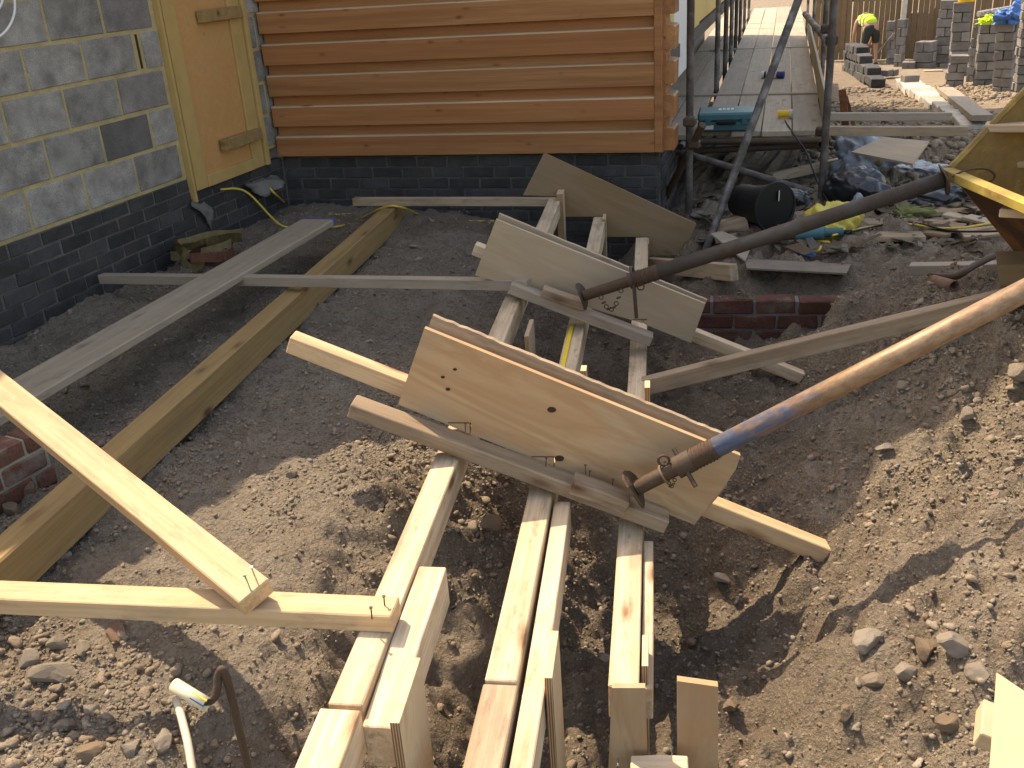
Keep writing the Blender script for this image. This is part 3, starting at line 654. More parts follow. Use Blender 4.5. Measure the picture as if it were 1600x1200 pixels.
# upright plywood pieces
e3 = jpy(3, 1.825)
sp = stake('end_plate', 'plywood plate nailed to the near end of the right joist', [(956,1075),(1008,1075),(1013,1215),(950,1215)], e3-ND*.019, ND, .017, 'warm_plywood')
for u, v in ((966,1184),(995,1184)):
    d = ray(u, v); p = C0+d*((e3-ND*.019-C0).dot(ND)/d.dot(ND)); nail(sp, p, -ND, .035, 'zinc')
stake('upright_board', 'short plywood board standing alone upright right of the joists', [(1058,1064),(1122,1073),(1122,1225),(1058,1225)], e3+ED*.2, ND, .019, 'warm_plywood')
timber('ledger_timber', 'low timber below the upright board at the bottom edge', 'timber', pp(985,1192,1,-.86), pp(1075,1192,1,-.86), .05, .08)
def post(name, label, top, w, d, h, mat='pale_plywood'):
    """thin post: w across ED, d along ND"""
    bm = box_bm(-w/2, w/2, -d/2, d/2, -h, 0, .001); bm.normal_update()
    for f in bm.faces: f.material_index = 1 if f.normal.y < -.6 else 0
    me_ = bm_mesh(bm, name); me_.materials.append(M[mat]); me_.materials.append(M['layered_ply_edge']); o = mesh_obj(name, me_, mat, None, Matrix.Translation(V(top)) @ Matrix.Rotation(math.atan2(ED[1], ED[0]), 4, 'Z')); return tag(o, label, 'plywood offcut')
post('side_cleat', 'ragged plywood cleat standing against the splice on the left joist', side(jpy(1, 1.40), .122)+np.array([0,0,.012]), .02, .2, .46)
post('side_cleat', 'slim plywood cleat standing against the side of the middle joist', side(jpy(2, 1.72), .112)+np.array([0,0,.02]), .018, .17, .5)
post('side_cleat', 'splintered plywood sliver on the right side of the right joist', side(jpy(3, 1.93), .052)+np.array([0,0,.03]), .016, .12, .42)
post('side_cleat', 'plywood cleat beside the left joist behind the front board', side(pp(815,505,2,-.35), .03)+np.array([0,0,-.02]), .018, .2, .3, 'dusty_plywood')
post('side_cleat', 'small cleat beside the middle joist behind the front board', side(pp(903,575,1,.45), .02), .02, .05, .2)
post('side_cleat', 'small cleat at the right joist behind the front board', side(pp(1006,600,1,.4), .012), .018, .06, .2)
post('side_cleat', 'plywood post standing above the far end of the left joist', side(pp(868,300,3,-.06), .03)+np.array([0,0,.0]), .04, .12, .34, 'pale_plywood')
post('side_cleat', 'plywood strip beside the far end of the middle joist', side(pp(944,338,3,-.06), .0), .02, .14, .3, 'pale_plywood')
post('side_cleat', 'plywood strip beside the far end of the right joist', side(pp(1012,376,3,-.06), .0), .018, .14, .3, 'pale_plywood')
tape = timber('folding_rule', 'yellow folding rule lying on the middle joist between two boards', 'measuring rule', dn(jp(2, 876,575), .004)-ED*.02, dn(jp(2, 888,505), .004)-ED*.02, .018, .003, 'yellow_paint', bev=0, wob=0)
# step boards, front pair
XE = pp(1158,712,1)-pp(668,508,1)
def slit(k, u, v0, vt, u1):   # saw cut of a notch: vertical then horizontal kerf
    return [(u+1.2, v0), (u+1.2, vt), (u1, vt-.5), (u1, vt+1.8), (u-1.2, vt+2), (u-1.2, v0)]
def bot(u): return 632+(u-622)*(820-632)/(1085-622)
front = [(663,513), (1157,712), (1150,733), (1130,762), (1085,820)]+slit(1, 866, bot(866), 713, 830)+slit(1, 735, bot(735), 660, 700)+[(622,632)]
pf = plate('step_board', 'front plywood board of the nearest pair, warm brown with two dark knots', 'plywood board', [pp(u, v, 1) for u, v in front], XE, .019, 'warm_plywood')
for (u, v), r in (((862,640),.011), ((874,716),.012), ((700,608),.006), ((692,589),.005), ((711,577),.005)):
    me_ = tube_mesh([(0,0,-.0015),(0,0,.002)], r, 12); mesh_obj('knot', me_, 'saw_dark', pf, Matrix.Translation(V(pp(u, v, 1))) @ V(-ND).to_track_quat('Z','Y').to_matrix().to_4x4() @ Matrix.Diagonal((1.25,.85,1,1)))
for a, b in (((664,560),(705,608)), ((660,588),(690,590))):
    pass
plate('step_board', 'rough edged rear plywood board of the nearest pair', 'plywood board', [pp(u, v, 1, .075) for u, v in ((676,493),(1152,688),(1135,760),(1090,812),(637,600))], XE, .019, 'used_timber', rough=.004)
pm = plate('step_board', 'front pale dusty plywood board of the middle pair', 'plywood board', [pp(u, v, 2) for u, v in [(775,343),(1102,475),(1080,536)]+[(1006,506),(1006,500),(1011,500),(1011,498.5),(988,498.5),(988,500),(1004,500),(1004,505)]+[(742,430)]], XE, .019, 'dusty_plywood')
plate('step_board', 'rear plywood board of the middle pair, just showing over the front one', 'plywood board', [pp(u, v, 2, .07) for u, v in ((780,334),(1105,469),(1083,520),(752,420))], XE, .019, 'dusty_plywood', rough=.002)
pb = plate('step_board', 'farthest brown plywood board notched over the joists against the brick plinth', 'plywood board', [pp(u, v, 3) for u, v in ((850,239),(1088,350),(1066,399),(1014,399),(1014,370),(945,370),(945,338.5),(877,338.5),(877,307),(817,305))], XE, .019, 'brown_plywood')
# walings on edge
def bar(label, uA, uB, k, off, w, t, mat='used_timber', name='cross_bar'): return timber(name, label, 'timber', pp(*uA, k, off), pp(*uB, k, off), w, t, mat)
b1 = bar('cross timber nailed over the joists in front of the nearest plywood board', (553,624), (1046,806), 1, -.052, .075, .047)
for u, v in ((727,668),(853,722),(921,742),(957,755)): nail(b1, pp(u, v+4, 1, -.05), (0.1,0,1), .028)
wb = bar('short wedge block on the cross timber against the prop foot', (898,745), (985,778), 1, -.085, .07, .045, name='wedge_block'); nail(wb, pp(915,738,1,-.08), (0,0,1), .03)
b2 = bar('grey cross timber over the joists in front of the middle plywood board', (800,440), (1021,523), 2, -.05, .07, .047, 'grey_timber')
bar('short block on the grey cross timber against the far prop foot', (850,447), (915,470), 2, -.075, .06, .04, name='wedge_block')
bar('pale waling behind the nearest plywood boards sticking out on both sides', (458,521), (1317,860), 1, .13, .06, .06, 'plank_timber', 'waling')
bar('pale waling behind the middle plywood boards', (744,379), (1268,586), 2, .13, .055, .055, 'new_timber', 'waling')
# rails to the left
r1a, r1b = np.array([-2.9, 1.255, .252]), np.array([-.957, 1.636, .252])
r1 = timber('side_rail', 'near side rail running left from the left joist, strut nailed on top', 'timber', r1a, r1b, .076, .048, 'plank_timber')
for u, v in ((601,943),(581,961)): nail(r1, at(u, v+3, z=.252), (.1,-.1,1), .034)
timber('side_rail', 'middle side rail from the dark brick wall to the grey cross timber', 'timber', [-3.95, 4.085, .135], pp(826,436,2,-.02), .05, .05, 'grey_timber')
timber('side_rail', 'far side rail ending at the plywood post by the plinth', 'timber', at(552,309,z=.205), pp(868,309,3,-.03), .05, .05, 'used_timber')
# strut from rail to the left
eA = np.array([-1.235, 1.50, .305])
st = timber('raking_strut', 'clean sawn strut with two nails leaning across to the left', 'timber', at(397,923,z=.31), at(-230,420,dep=3.55), .085, .052, 'plank_timber', up=(-.05,-.25,1))
for u, v in ((401,899),(391,912)): nail(st, at(u, v+8, z=.315), (-.1,-.12,1), .045, 'zinc')
timber('raking_timber', 'long timber laid from the right joist up to the spoil heap', 'timber', jp(3, 1006,592)+np.array([.02,0,.0]), at(1590,448,dep=3.72), .05, .07, 'used_timber')
timber('flat_timber', 'flat pale timber lying right of the far board', 'timber', pp(1008,402,3,-.05), at(1146,413,z=.02), .05, .09, 'used_timber')
# beam and boards on the left ground
timber('sleeper_beam', 'heavy green tinged treated beam lying on the ground', 'beam', [-2.975, 5.80, .138], [-2.195, 1.15, .132], .098, .15, 'treated_timber', bev=.006)
sb = timber('scaffold_board', 'grey scaffold board with blue end lying across the middle rail', 'scaffold board', [-3.115, 5.05, .218], [-2.945, 1.45, .205], .215, .04, 'scaffold_board_wood', bev=.006)
mw_ = sb.matrix_world
mesh_obj('painted_end', bm_mesh(box_bm(-.0015, .03, -.1085, .1085, -.0415, .0008, 0), 'painted_end'), 'blue_paint', sb, frame(V([-3.115,5.05,.218]), V([-2.945,1.45,.205])-V([-3.115,5.05,.218])))
# ================================================================ PROPS
def prop(label, A, B, frac, plateB=False):
    A, B = V(A), V(B); ax = (B-A).normalized(); L = (B-A).length
    root = empty('steel_prop', A, label, 'steel prop')
    def sub(o): return o
    c = A+ax*(L*frac)
    tube('inner_tube', A+ax*.008, c+ax*.1, .0235, 'rusty_steel', root)
    ot = tube('outer_tube', c, B, .0305, 'prop_tube_paint' if not plateB else 'dark_prop_tube', root, 18, True)
    tube('collar_nut', c-ax*.03, c+ax*.025, .036, 'rusty_steel', root, 8)
    tube('threaded_sleeve', c+ax*.026, c+ax*.10, .0322, 'rusty_steel', root)
    for k in range(6): torus('thread', c+ax*(.034+k*.011), ax, .0325, .0022, 'rusty_steel', root)
    s = V(ax).cross(Vector((0,0,1))).normalized(); u = s.cross(ax)
    def foot(p, n, nm):
        a = Matrix.Translation(p) @ ax.to_track_quat('Z','Y').to_matrix().to_4x4()
        bm = bmesh.new(); bmesh.ops.create_cone(bm, segments=14, radius1=.062, radius2=.062, depth=.006, cap_ends=True)
        for q in bm.verts: q.co.z += 1.5*(q.co.x**2-q.co.y**2)
        mesh_obj(nm, bm_mesh(bm, nm), 'rusty_steel', root, a)
    foot(A, 0, 'base_plate')
    if plateB: foot(B+ax*.004, 0, 'head_plate')
    return root, ax, c, s, u
p1A, p1B = V(pp(992,764,1,-.10)), V(at(1600,455,dep=2.55)); p1E = p1A+(p1B-p1A)*1.28
r_, ax, c, s, u = prop('rusty orange and blue steel prop bracing the nearest board', p1A, p1E, .115)
tube('handle', c+ax*-.01-s*.02+u*.05, c+ax*.0+s*.055-u*.055, .007, 'rusty_steel', r_); torus('pin_ring', c-ax*.05+u*.04, s, .016, .004, 'rusty_steel', r_)
torus('rope_turn', p1A+ax*.10, ax, .027, .004, 'rope', r_); torus('rope_turn', p1A+ax*.16, ax, .027, .004, 'rope', r_)
for k in range(9):
    t = k/8; pt = (c-ax*.05+u*.035)*(1-t)+(p1A+ax*.13-u*.02)*t-Vector((0,0,.06*math.sin(t*math.pi))); torus('chain_link', pt, s if k % 2 else u, .0052, .0015, 'rusty_steel', r_)
p2A, p2B = V(pp(910,463,2,-.13)), V(at(1474,281,dep=3.72))
r_, ax, c, s, u = prop('dark steel prop running from the middle board up to the yellow skip lip', p2A, p2B, .165, True)
hk = V(pp(990,430,2,-.17)); torus('pin_ring', hk, ax, .036, .006, 'rusty_steel', r_); tube('locking_pin', hk-Vector((0,0,.03)), hk-Vector((-.01,0,.19)), .008, 'rusty_steel', r_)
torus('pin_ring', hk+Vector((.03,0,-.05)), s, .014, .003, 'rusty_steel', r_)
for k in range(11):
    t = k/10; pt = V(pp(935,455,2,-.16))*(1-t)+V(pp(974,442,2,-.17))*t-Vector((0,0,.10*math.sin(t*math.pi))); torus('chain_link', pt, s if k % 2 else u, .009, .0022, 'rusty_steel', r_)
cable('wire_loop', 'rusty wire loop tied at the head of the dark prop', 'wire', [at(1487,276,dep=3.68), at(1510,266,dep=3.66), at(1540,264,dep=3.66), at(1554,274,dep=3.68), at(1545,284,dep=3.7), at(1515,286,dep=3.72)], .004, 'rusty_steel')
# ================================================================ SCAFFOLD
scaf = empty('scaffold', [-.9, 7.5, gz(-.9, 7.5)], 'tube scaffold with boarded walkway beside the clad building', 'scaffold')
DZ = .30; sxl = lambda y: -.09*(y-7.45)            # the walkway runs slightly to the left
def deck(x0, x1, y0, y1, z=DZ, mat='scaffold_board_wood', nm='deck_board'):
    A = np.array([(x0+x1)/2+sxl(y0), y0, z+random.uniform(-.003,.003)]); B = np.array([(x0+x1)/2+sxl(y1), y1, z+random.uniform(-.003,.003)])
    return timber(nm, None, None, A, B, abs(x1-x0)-.008, .038, mat, parent=scaf, wob=.003)
ys = [7.45, 9.25, 13.1, 17.0, 20.6]
for i in range(4):
    for k in range(4): deck(-1.225+k*.218, -1.225+(k+1)*.218, ys[i]+(.0 if i else random.uniform(-.03,.02)), ys[i+1]-.05, DZ+(.012 if i == 1 else 0))
    for k in range(2): deck(-1.72+k*.225, -1.72+(k+1)*.225, ys[i]-(.12 if i == 0 else 0), ys[i+1]-.05, DZ-.004)
deck(-.352, -.318, 7.5, 10.4, DZ+.21, nm='toe_board'); deck(-.352, -.318, 10.45, 14.3, DZ+.21, nm='toe_board')
for o in [q for q in scaf.children if q.name.startswith('toe_board')]:
    for q in o.data.vertices: q.co.z = q.co.z*5.4
for y in (9.22, 13.06): timber('transom', None, None, [-1.55+sxl(y), y, DZ+.016], [-.33+sxl(y), y, DZ+.016], .06, .02, 'grey_timber', parent=scaf)
def pole(A, B, r=.0242, mat='galvanised_tube', nm='scaffold_tube', hollow=False): return tube(nm, A, B, r, mat, scaf, 12, hollow)
def coupler(p, ax=(0,0,1)):
    bm = box_bm(-.04, .04, -.036, .036, -.03, .03, .012); mesh_obj('coupler', bm_mesh(bm, 'coupler'), 'rusty_steel', scaf, Matrix.Translation(V(p)) @ V(ax).to_track_quat('Z','Y').to_matrix().to_4x4())
pn = at(1076,338,z=gz(-1.12,6.36)); pole(pn-np.array([0,0,.05]), pn+np.array([0,0,4.2]), mat='dull_tube')
pr_ = at(1283,312,z=gz(-.31,6.87)); pole(pr_-np.array([0,0,.05]), pr_+np.array([0,0,4.2]), mat='dull_tube')
for i, y in enumerate((9.6, 11.0, 12.2, 13.4, 14.7, 16.2, 18.2)):
    pole([-1.248+sxl(y), y, -.9], [-1.248+sxl(y), y, 3.8], mat='dull_tube' if i % 2 else 'galvanised_tube')
for y in (10.6, 14.6, 18.6): pole([-.27+sxl(y), y, -.9], [-.27+sxl(y), y, 3.8], mat='galvanised_tube')
pole(at(1100,392,z=gz(-.88,5.52))-np.array([0,0,.03]), at(1262,-40,y=6.55), .0242, 'galvanised_tube', 'brace_tube')      # long raking brace
pole(at(1058,236,y=7.0), at(1283,312,y=6.8)+np.array([.1,0,.0]), .0242, 'dull_tube', 'brace_tube')
pole(at(1098,195,y=6.4), at(1035,318,y=6.9), .0242, 'dark_steel', 'brace_tube')
pole(at(1258,22,y=9.2), at(1298,70,y=7.2), .0242, 'galvanised_tube', 'guard_tube', True)
pole(at(1040,238,y=7.5), at(1292,226,y=7.5), .0242, 'dark_steel', 'ledger_tube')
pole(at(1285,215,y=9.5), at(1283,226,y=6.95), .0242, 'dull_tube', 'ledger_tube', True); pole(at(1075,215,y=9.5), at(1063,230,y=6.55), .0242, 'dull_tube', 'ledger_tube', True)
pole([-1.38, 7.38, .235], [-.3, 7.42, .235], .0242, 'dark_steel', 'transom_tube')
for p in (at(1284,205,y=6.95), at(1078,190,y=6.38), at(1300,62,y=7.0), at(1084,225,y=6.5), at(1292,45,y=7.4)): coupler(p)
r_a = timber('guard_rail_timber', None, None, at(1288,197,y=6.85), at(1512,197,y=7.1), .05, .06, 'used_timber', parent=scaf)
timber('guard_rail_timber', None, None, at(1296,176,y=7.5), at(1486,176,y=7.9), .05, .055, 'grey_timber', parent=scaf)
timber('sill_timber', 'thin timber lying on the ground beneath the walkway end', 'timber', gpt(1204,283)+np.array([0,0,.06]), gpt(1312,262)+np.array([0,0,.08]), .05, .07, 'new_timber')
for a, b, w_ in (((1316,140),(1326,244),.06), ((1322,150),(1345,235),.03)):
    p, q = gpt(*b), at(*a, y=gpt(*b)[1]-.1); timber('leaning_strip', 'rust coloured strip leaning behind the scaffold tube' if w_ > .05 else 'thin rust coloured rod leaning behind the scaffold tube', 'steel strip', p, q, w_, .012, 'orange_steel', up=(0,-1,.3))
# things on the walkway
def lpart(name, bm, mat, root): return mesh_obj(name, bm_mesh(bm, name), mat, root)
case = empty('tool_case', at(1135,200,z=DZ+.004), 'teal plastic tool case on the front of the scaffold walkway', 'tool case', rz=.12)
lpart('case_body', box_bm(-.205,.205,-.16,.16,.0,.072,.012), 'dark_teal_plastic', case); lpart('lid', box_bm(-.207,.207,-.162,.162,.0745,.135,.014), 'teal_plastic', case)
lpart('handle', box_bm(-.07,.07,-.19,-.163,.055,.085,.008), 'black_plastic', case); lpart('label', box_bm(-.175,-.09,-.1635,-.1605,.02,.05), 'label_white', case)
for x in (-.13, .13): lpart('latch', box_bm(x-.022,x+.022,-.17,-.1625,.05,.10,.003), 'dark_teal_plastic', case)
for i, x in enumerate((-.06,-.03,0,.03)): lpart('print', box_bm(x,x+.02,-.02+.012*(i%2),.06,.1352,.1358), 'label_white', case)
can = empty('spray_can', at(1190,117,z=DZ+.045), 'white and navy spray can lying on the walkway boards', 'spray can', rz=-.15)
def cyl(name, root, x0, x1, r, mat, seg=16): return mesh_obj(name, tube_mesh([(x0,0,0),((x0+x1)/2,0,0),(x1,0,0)], r, seg), mat, root)
cyl('can_body', can, 0, .15, .033, 'white_plastic'); cyl('cap', can, .151, .22, .034, 'navy_plastic'); cyl('band', can, .03, .05, .0335, 'black_plastic')
plug = empty('cable_connector', at(1226,178,z=DZ+.035), 'yellow site plug with trailing dark cable on the walkway', 'plug')
cyl('plug_body', plug, -.05, .035, .028, 'bright_yellow'); cyl('plug_collar', plug, .0355, .06, .034, 'cream_plastic')
cable('plug_cable', None, None, [V(at(*p, y=yy)) for p, yy in (((1222,182),8.2),((1232,197),7.6),((1244,215),7.3),((1258,235),7.1),((1270,265),6.9),((1282,295),6.7),((1300,325),6.2))], .006, 'black_plastic', parent=plug)
# ================================================================ SKIP (tipping bucket, right edge)
sk0 = at(1484,270,dep=3.78); lipd = np.array([.40,-.917,0]); bk = np.array([.917,.40,0]); LIP = 1.35
skip = empty('skip_bucket', [sk0[0]+.6, sk0[1]-.3, gz(sk0[0]+.6, sk0[1]-.3)], 'yellow steel tipping skip heaped beside the spoil, rust stained below', 'skip')
def sp(a, b, z): return V(sk0+lipd*a+bk*b+np.array([0,0,z-sk0[2]]))
zl = sk0[2]
def slab(name, pts, n, th, mat):
    q = [V(p) for p in pts]; X = q[1]-q[0]; N = V(n); return plate(name, None, None, q, X, th, mat, N, parent=skip)
prof = [(0, zl), (.62, zl+.66), (1.25, zl+.72), (1.35, zl-.3), (.75, zl-.62), (.38, zl-.42)]
nl = V(lipd)
slab('side_plate', [sp(0,b,z) for b, z in prof], -nl, .008, 'skip_yellow'); slab('side_plate', [sp(LIP,b,z) for b, z in prof], nl, .008, 'skip_yellow')
def span(name, i, j, mat, th=.008, e=.004):
    (b0, z0), (b1, z1) = prof[i], prof[j]; p = [sp(e,b0,z0), sp(LIP-e,b0,z0), sp(LIP-e,b1,z1), sp(e,b1,z1)]; n = (p[1]-p[0]).cross(p[2]-p[1]).normalized(); c = sum(p, Vector())/4; mid = sp(LIP/2,.7,zl)
    if n.dot(mid-c) < 0: n = -n
    return slab(name, p, n, th, mat)
span('bottom_plate', 0, 5, 'skip_rust'); span('bottom_plate', 5, 4, 'skip_rust'); span('floor_plate', 4, 3, 'skip_rust'); span('back_plate', 3, 2, 'skip_yellow')
timber('lip_flange', None, None, sp(-.01,-.012,zl+.02), sp(LIP+.01,-.012,zl+.02), .05, .035, 'skip_yellow', parent=skip, wob=0)
timber('rim_flange', None, None, sp(-.02,.0,zl+.02), sp(-.02,.62,zl+.685), .04, .02, 'skip_yellow', parent=skip, wob=0, up=(-.5,.2,1))
timber('rim_flange', None, None, sp(-.02,.625,zl+.685), sp(-.02,1.27,zl+.745), .04, .02, 'skip_yellow', parent=skip, wob=0)
timber('skip_timber', 'worn plank lying across the skip, uppermost of those in it', 'plank', at(1540,192,dep=3.75), at(1690,190,dep=3.6), .075, .03, 'used_timber')
timber('skip_timber', 'dark plank lower down inside the yellow skip', 'plank', at(1540,250,dep=3.85), at(1690,246,dep=3.7), .05, .025, 'used_timber', up=(0,-.2,1))
timber('skip_timber', 'pale clean board laid over the skip lip at the photo edge', 'plank', at(1566,322,dep=3.45), at(1700,330,dep=3.3), .09, .03, 'pale_plywood')
bx_ = gpt(1592,452)
plate('support_block', 'brown board block propping the skip from the spoil', 'block', [at(1558,414,dep=3.75), at(1640,408,dep=3.7), at(1640,480,dep=3.7), at(1566,470,dep=3.75)], (1,0,0), .12, 'brown_plywood', N=(-.1,.98,.15))
# ================================================================ RUBBISH AND OFFCUTS right of the boards
bk_p = gpt(1178,352)
bucket = empty('bucket', bk_p, 'black rubber bucket tipped on its side by the raking tube', 'bucket')
pts = [(0,0,0),(.0,.02,0),(.0,.26,0)]; bm_ = tube_mesh([(-.10,.10,.135),(0,0,.13),(.13,-.13,.15),(.135,-.135,.15)], .13, 20, True, True, False, [.10,.115,.14,.15]); mesh_obj('bucket_body', bm_, 'black_plastic', bucket)
torus('rim', V(world_of(bucket) @ Vector((.135,-.135,.15))), (1,-1,.1), .148, .009, 'black_plastic', bucket); mesh_obj('highlight_label', bm_mesh(box_bm(-.002,.002,-.02,.02,-.03,.03), 'label'), 'label_white', bucket, Matrix.Translation(V(bk_p)+Vector((.155,-.12,.22))))
bucket.children[-1].name = 'label'
def lump(name, label, cat, p, size, mat, seed, rz=0, amp=.28, group=None, f=1.3):
    bm = bmesh.new(); bmesh.ops.create_icosphere(bm, subdivisions=5, radius=1.0); A = np.array([q.co[:] for q in bm.verts])
    n = fbm(A[:,0]*f+A[:,2]*.9*f+seed, A[:,1]*f+A[:,2]*.7*f, seed, 4, .55); fold = 1-np.abs(fbm(A[:,0]*2*f+seed, A[:,1]*2*f+A[:,2]*1.5, seed+9, 3, .5))*2
    cr = 1-np.abs(fbm(A[:,0]*3.1*f+seed*3, A[:,1]*3.1*f+A[:,2]*2.6*f, seed+23, 3, .6))*2.4; rl = np.random.default_rng(seed); pn_ = [(Vector(rl.normal(size=3)).normalized(), rl.uniform(.5,.85)) for _ in range(12)]
    for q in bm.verts:
        for n_, d_ in pn_:
            s_ = q.co.dot(n_)
            if s_ > d_: q.co -= n_*(s_-d_)*.85
    for q, a, b, c_ in zip(bm.verts, n, fold, cr):
        q.co *= 1+amp*1.5*a+amp*.35*(b-.7)+amp*.15*(c_-.7)
        q.co = Vector((q.co.x*size[0]/2, q.co.y*size[1]/2, max(q.co.z, -.35)*size[2]/1.5))
    me = bm_mesh(bm, name, True); o = mesh_obj(name, me, mat); o.location = V(p)+Vector((0,0,size[2]*.2)); o.rotation_euler = (0,0,rz); return tag(o, label, cat, group)
lump('plastic_sack', 'blue grey plastic sheet heaped behind the loose plywood sheet', 'plastic sheet', gpt(1358,268), (.62,.5,.36), 'blue_grey_sheet', 3)
lump('plastic_sack', 'small blue grey plastic sheet lying between the sheet heap and the skip', 'plastic sheet', gpt(1440,277), (.4,.4,.16), 'blue_grey_sheet', 8)
lump('rubbish_sack', 'shiny black rubbish sack under the loose plywood sheet', 'rubbish sack', gpt(1335,322), (.5,.4,.3), 'black_sheet', 5)
lump('rubbish_sack', 'black rubbish sack nearer the skip, half behind the dark prop', 'rubbish sack', gpt(1450,318), (.5,.4,.2), 'black_sheet', 6)
lump('rubbish_sack', 'low black sack beside the tipped bucket in the shade', 'rubbish sack', gpt(1225,325), (.4,.4,.16), 'black_sheet', 7)
plate('loose_sheet', 'pale plywood sheet lying on the black sacks', 'plywood sheet', [gpt(u, v)+np.array([0,0,.25]) for u, v in ((1326,292),(1420,316),(1446,286),(1375,276))], gpt(1420,316)-gpt(1326,292), .014, 'dusty_plywood', N=(.05,.05,-1))
lump('plastic_bag', 'crumpled yellow plastic bag beside the grooved boards', 'plastic bag', gpt(1302,372), (.36,.3,.27), 'yellow_bag', 12)
lump('plastic_bag', 'scrap of pale blue plastic on the yellow bag', 'plastic bag', gpt(1340,345)+np.array([0,0,.08]), (.12,.1,.1), 'blue_grey_sheet', 17)
lump('plastic_bag', 'small white plastic scrap by the black bucket', 'plastic scrap', gpt(1228,336), (.12,.1,.08), 'white_plastic', 14)
lump('plastic_bag', 'pale scrap lying under the raking tube on the rubble', 'plastic scrap', gpt(1240,300), (.16,.12,.05), 'white_plastic', 15)
lump('weed_clump', 'yellowish dead leaves on the rubbish by the sacks', 'dead leaves', gpt(1415,345), (.3,.25,.1), 'green_scrap', 19, amp=.5, f=3)
# power tool on the ground
tp = gpt(1240,385); tool = empty('power_tool', tp, 'teal and grey hand power tool lying in front of the yellow bag', 'power tool', rz=.25)
cyl('motor_housing', tool, 0, .16, .04, 'teal_plastic'); cyl('gear_head', tool, -.12, -.001, .034, 'dull_tube'); cyl('chuck', tool, -.19, -.121, .024, 'black_plastic'); cyl('rear_grip', tool, .161, .27, .025, 'dark_teal_plastic'); cyl('cable_boot', tool, .271, .32, .012, 'black_plastic')
for q in tool.children: q.location = (0,0,.075)
bm = bmesh.new()
for k in range(420):
    c = gpt(random.uniform(1085, 1570), random.choice((random.uniform(285, 345), random.uniform(315, 400)))); L_, W_ = random.uniform(.02, .11), random.uniform(.008, .035); a = random.uniform(0, 6.28); X_ = Vector((math.cos(a), math.sin(a), random.uniform(-.35,.35)))*L_; Y_ = Vector((-math.sin(a), math.cos(a), random.uniform(-.4,.4)))*W_; c = V(c)+Vector((0,0,random.uniform(.01,.05)))
    q_ = [bm.verts.new(c+p) for p in (-X_-Y_, X_*random.uniform(.6,1)-Y_, X_+Y_*random.uniform(.4,1), -X_*random.uniform(.5,1)+Y_)]; f = bm.faces.new(q_)
bmesh.ops.solidify(bm, geom=bm.faces[:], thickness=.004)
tag(mesh_obj('site_scraps', bm_mesh(bm, 'site_scraps'), mat_stone('scrap_mix', [(.30,.22,.14), (.08,.07,.06), (.40,.33,.25), (.16,.15,.10), (.22,.15,.09), (.05,.05,.055), (.5,.48,.44), (.13,.17,.2)], 'island')), 'litter of wood chips and plastic scraps among the sacks', 'scraps', kind='stuff')
# grooved decking boards, offcuts
def deckboard(lbl, A, B, w):
    A, B = V(A), V(B); L = (B-A).length; root_me = None; bm = bmesh.new(); n = 7; pr = []
    for i in range(n):
        y0, y1 = -w/2+w*i/n, -w/2+w*(i+1)/n; pr += [(y0+.004, -.005), (y0+.006, 0), (y1-.004, 0), (y1-.002, -.005)]
    pr += [(w/2, -.028), (-w/2, -.028)]; a = [bm.verts.new((0,y,z)) for y, z in pr]; b = [bm.verts.new((L,y,z)) for y, z in pr]; bm.faces.new(a); bm.faces.new(b); m = len(pr)
    for i in range(m): bm.faces.new((a[i], a[(i+1)%m], b[(i+1)%m], b[i]))
    return tag(mesh_obj('decking_board', bm_mesh(bm, 'decking_board'), 'used_timber', None, frame(A, B-A)), lbl, 'decking board')
deckboard('grooved decking board right behind its twin, beside the yellow bag', gpt(1342,358)+np.array([0,0,.05]), gpt(1438,358)+np.array([0,0,.05]), .13)
deckboard('grooved decking board in front of the other, a stone against it', gpt(1350,379)+np.array([0,0,.05]), gpt(1442,379)+np.array([0,0,.05]), .12)
OFF = [((1442,334),(1500,322),.13,'pale offcut lying highest up by the leaves'), ((1462,342),(1530,336),.1,'thin dark edged offcut behind the others'), ((1475,346),(1535,352),.09,'short offcut lying nearest the skip underside'), ((1445,348),(1490,354),.12,'offcut with its end over the decking boards'), ((1455,358),(1505,362),.11,'square offcut with a red brown sawn edge'), ((1508,350),(1550,356),.1,'offcut tucked right under the skip'), ((1500,372),(1560,366),.12,'flat offcut close to the black cable'), ((1446,372),(1480,376),.08,'smallest offcut beside the decking ends')]
for i, (a, b, w_, l_) in enumerate(OFF):
    timber('board_offcut', l_, 'offcut', gpt(*a)+np.array([0,0,.03+.012*(i%3)]), gpt(*b)+np.array([0,0,.03+.008*(i%2)]), w_, .02, ['used_timber','brown_plywood','dusty_plywood'][i%3], up=(random.uniform(-.15,.15),random.uniform(-.15,.1),1))
timber('board_offcut', 'blocky offcut with a sloped end by the foot of the raking tube', 'offcut', gpt(1112,372)+np.array([0,0,.09]), gpt(1165,358)+np.array([0,0,.09]), .10, .09, 'used_timber')
timber('board_offcut', 'small printed offcut lying just before the blocky one', 'offcut', gpt(1118,382)+np.array([0,0,.05]), gpt(1150,376)+np.array([0,0,.05]), .06, .04, 'grey_timber')
timber('board_offcut', 'dark flat offcut between the bucket and the yellow bag', 'offcut', gpt(1190,352)+np.array([0,0,.03]), gpt(1262,345)+np.array([0,0,.05]), .14, .02, 'brown_plywood')
def flat_on(uvs, dz=.004):
    P_ = [gpt(u, v) for u, v in uvs]; A = np.array([P_[0]*(1-a)*(1-b)+P_[1]*a*(1-b)+P_[2]*a*b+P_[3]*(1-a)*b for a in np.linspace(0,1,7) for b in np.linspace(0,1,7)])
    z = float(full_z(A[:,0], A[:,1]).max())+dz; return [np.array([p[0], p[1], z]) for p in P_]
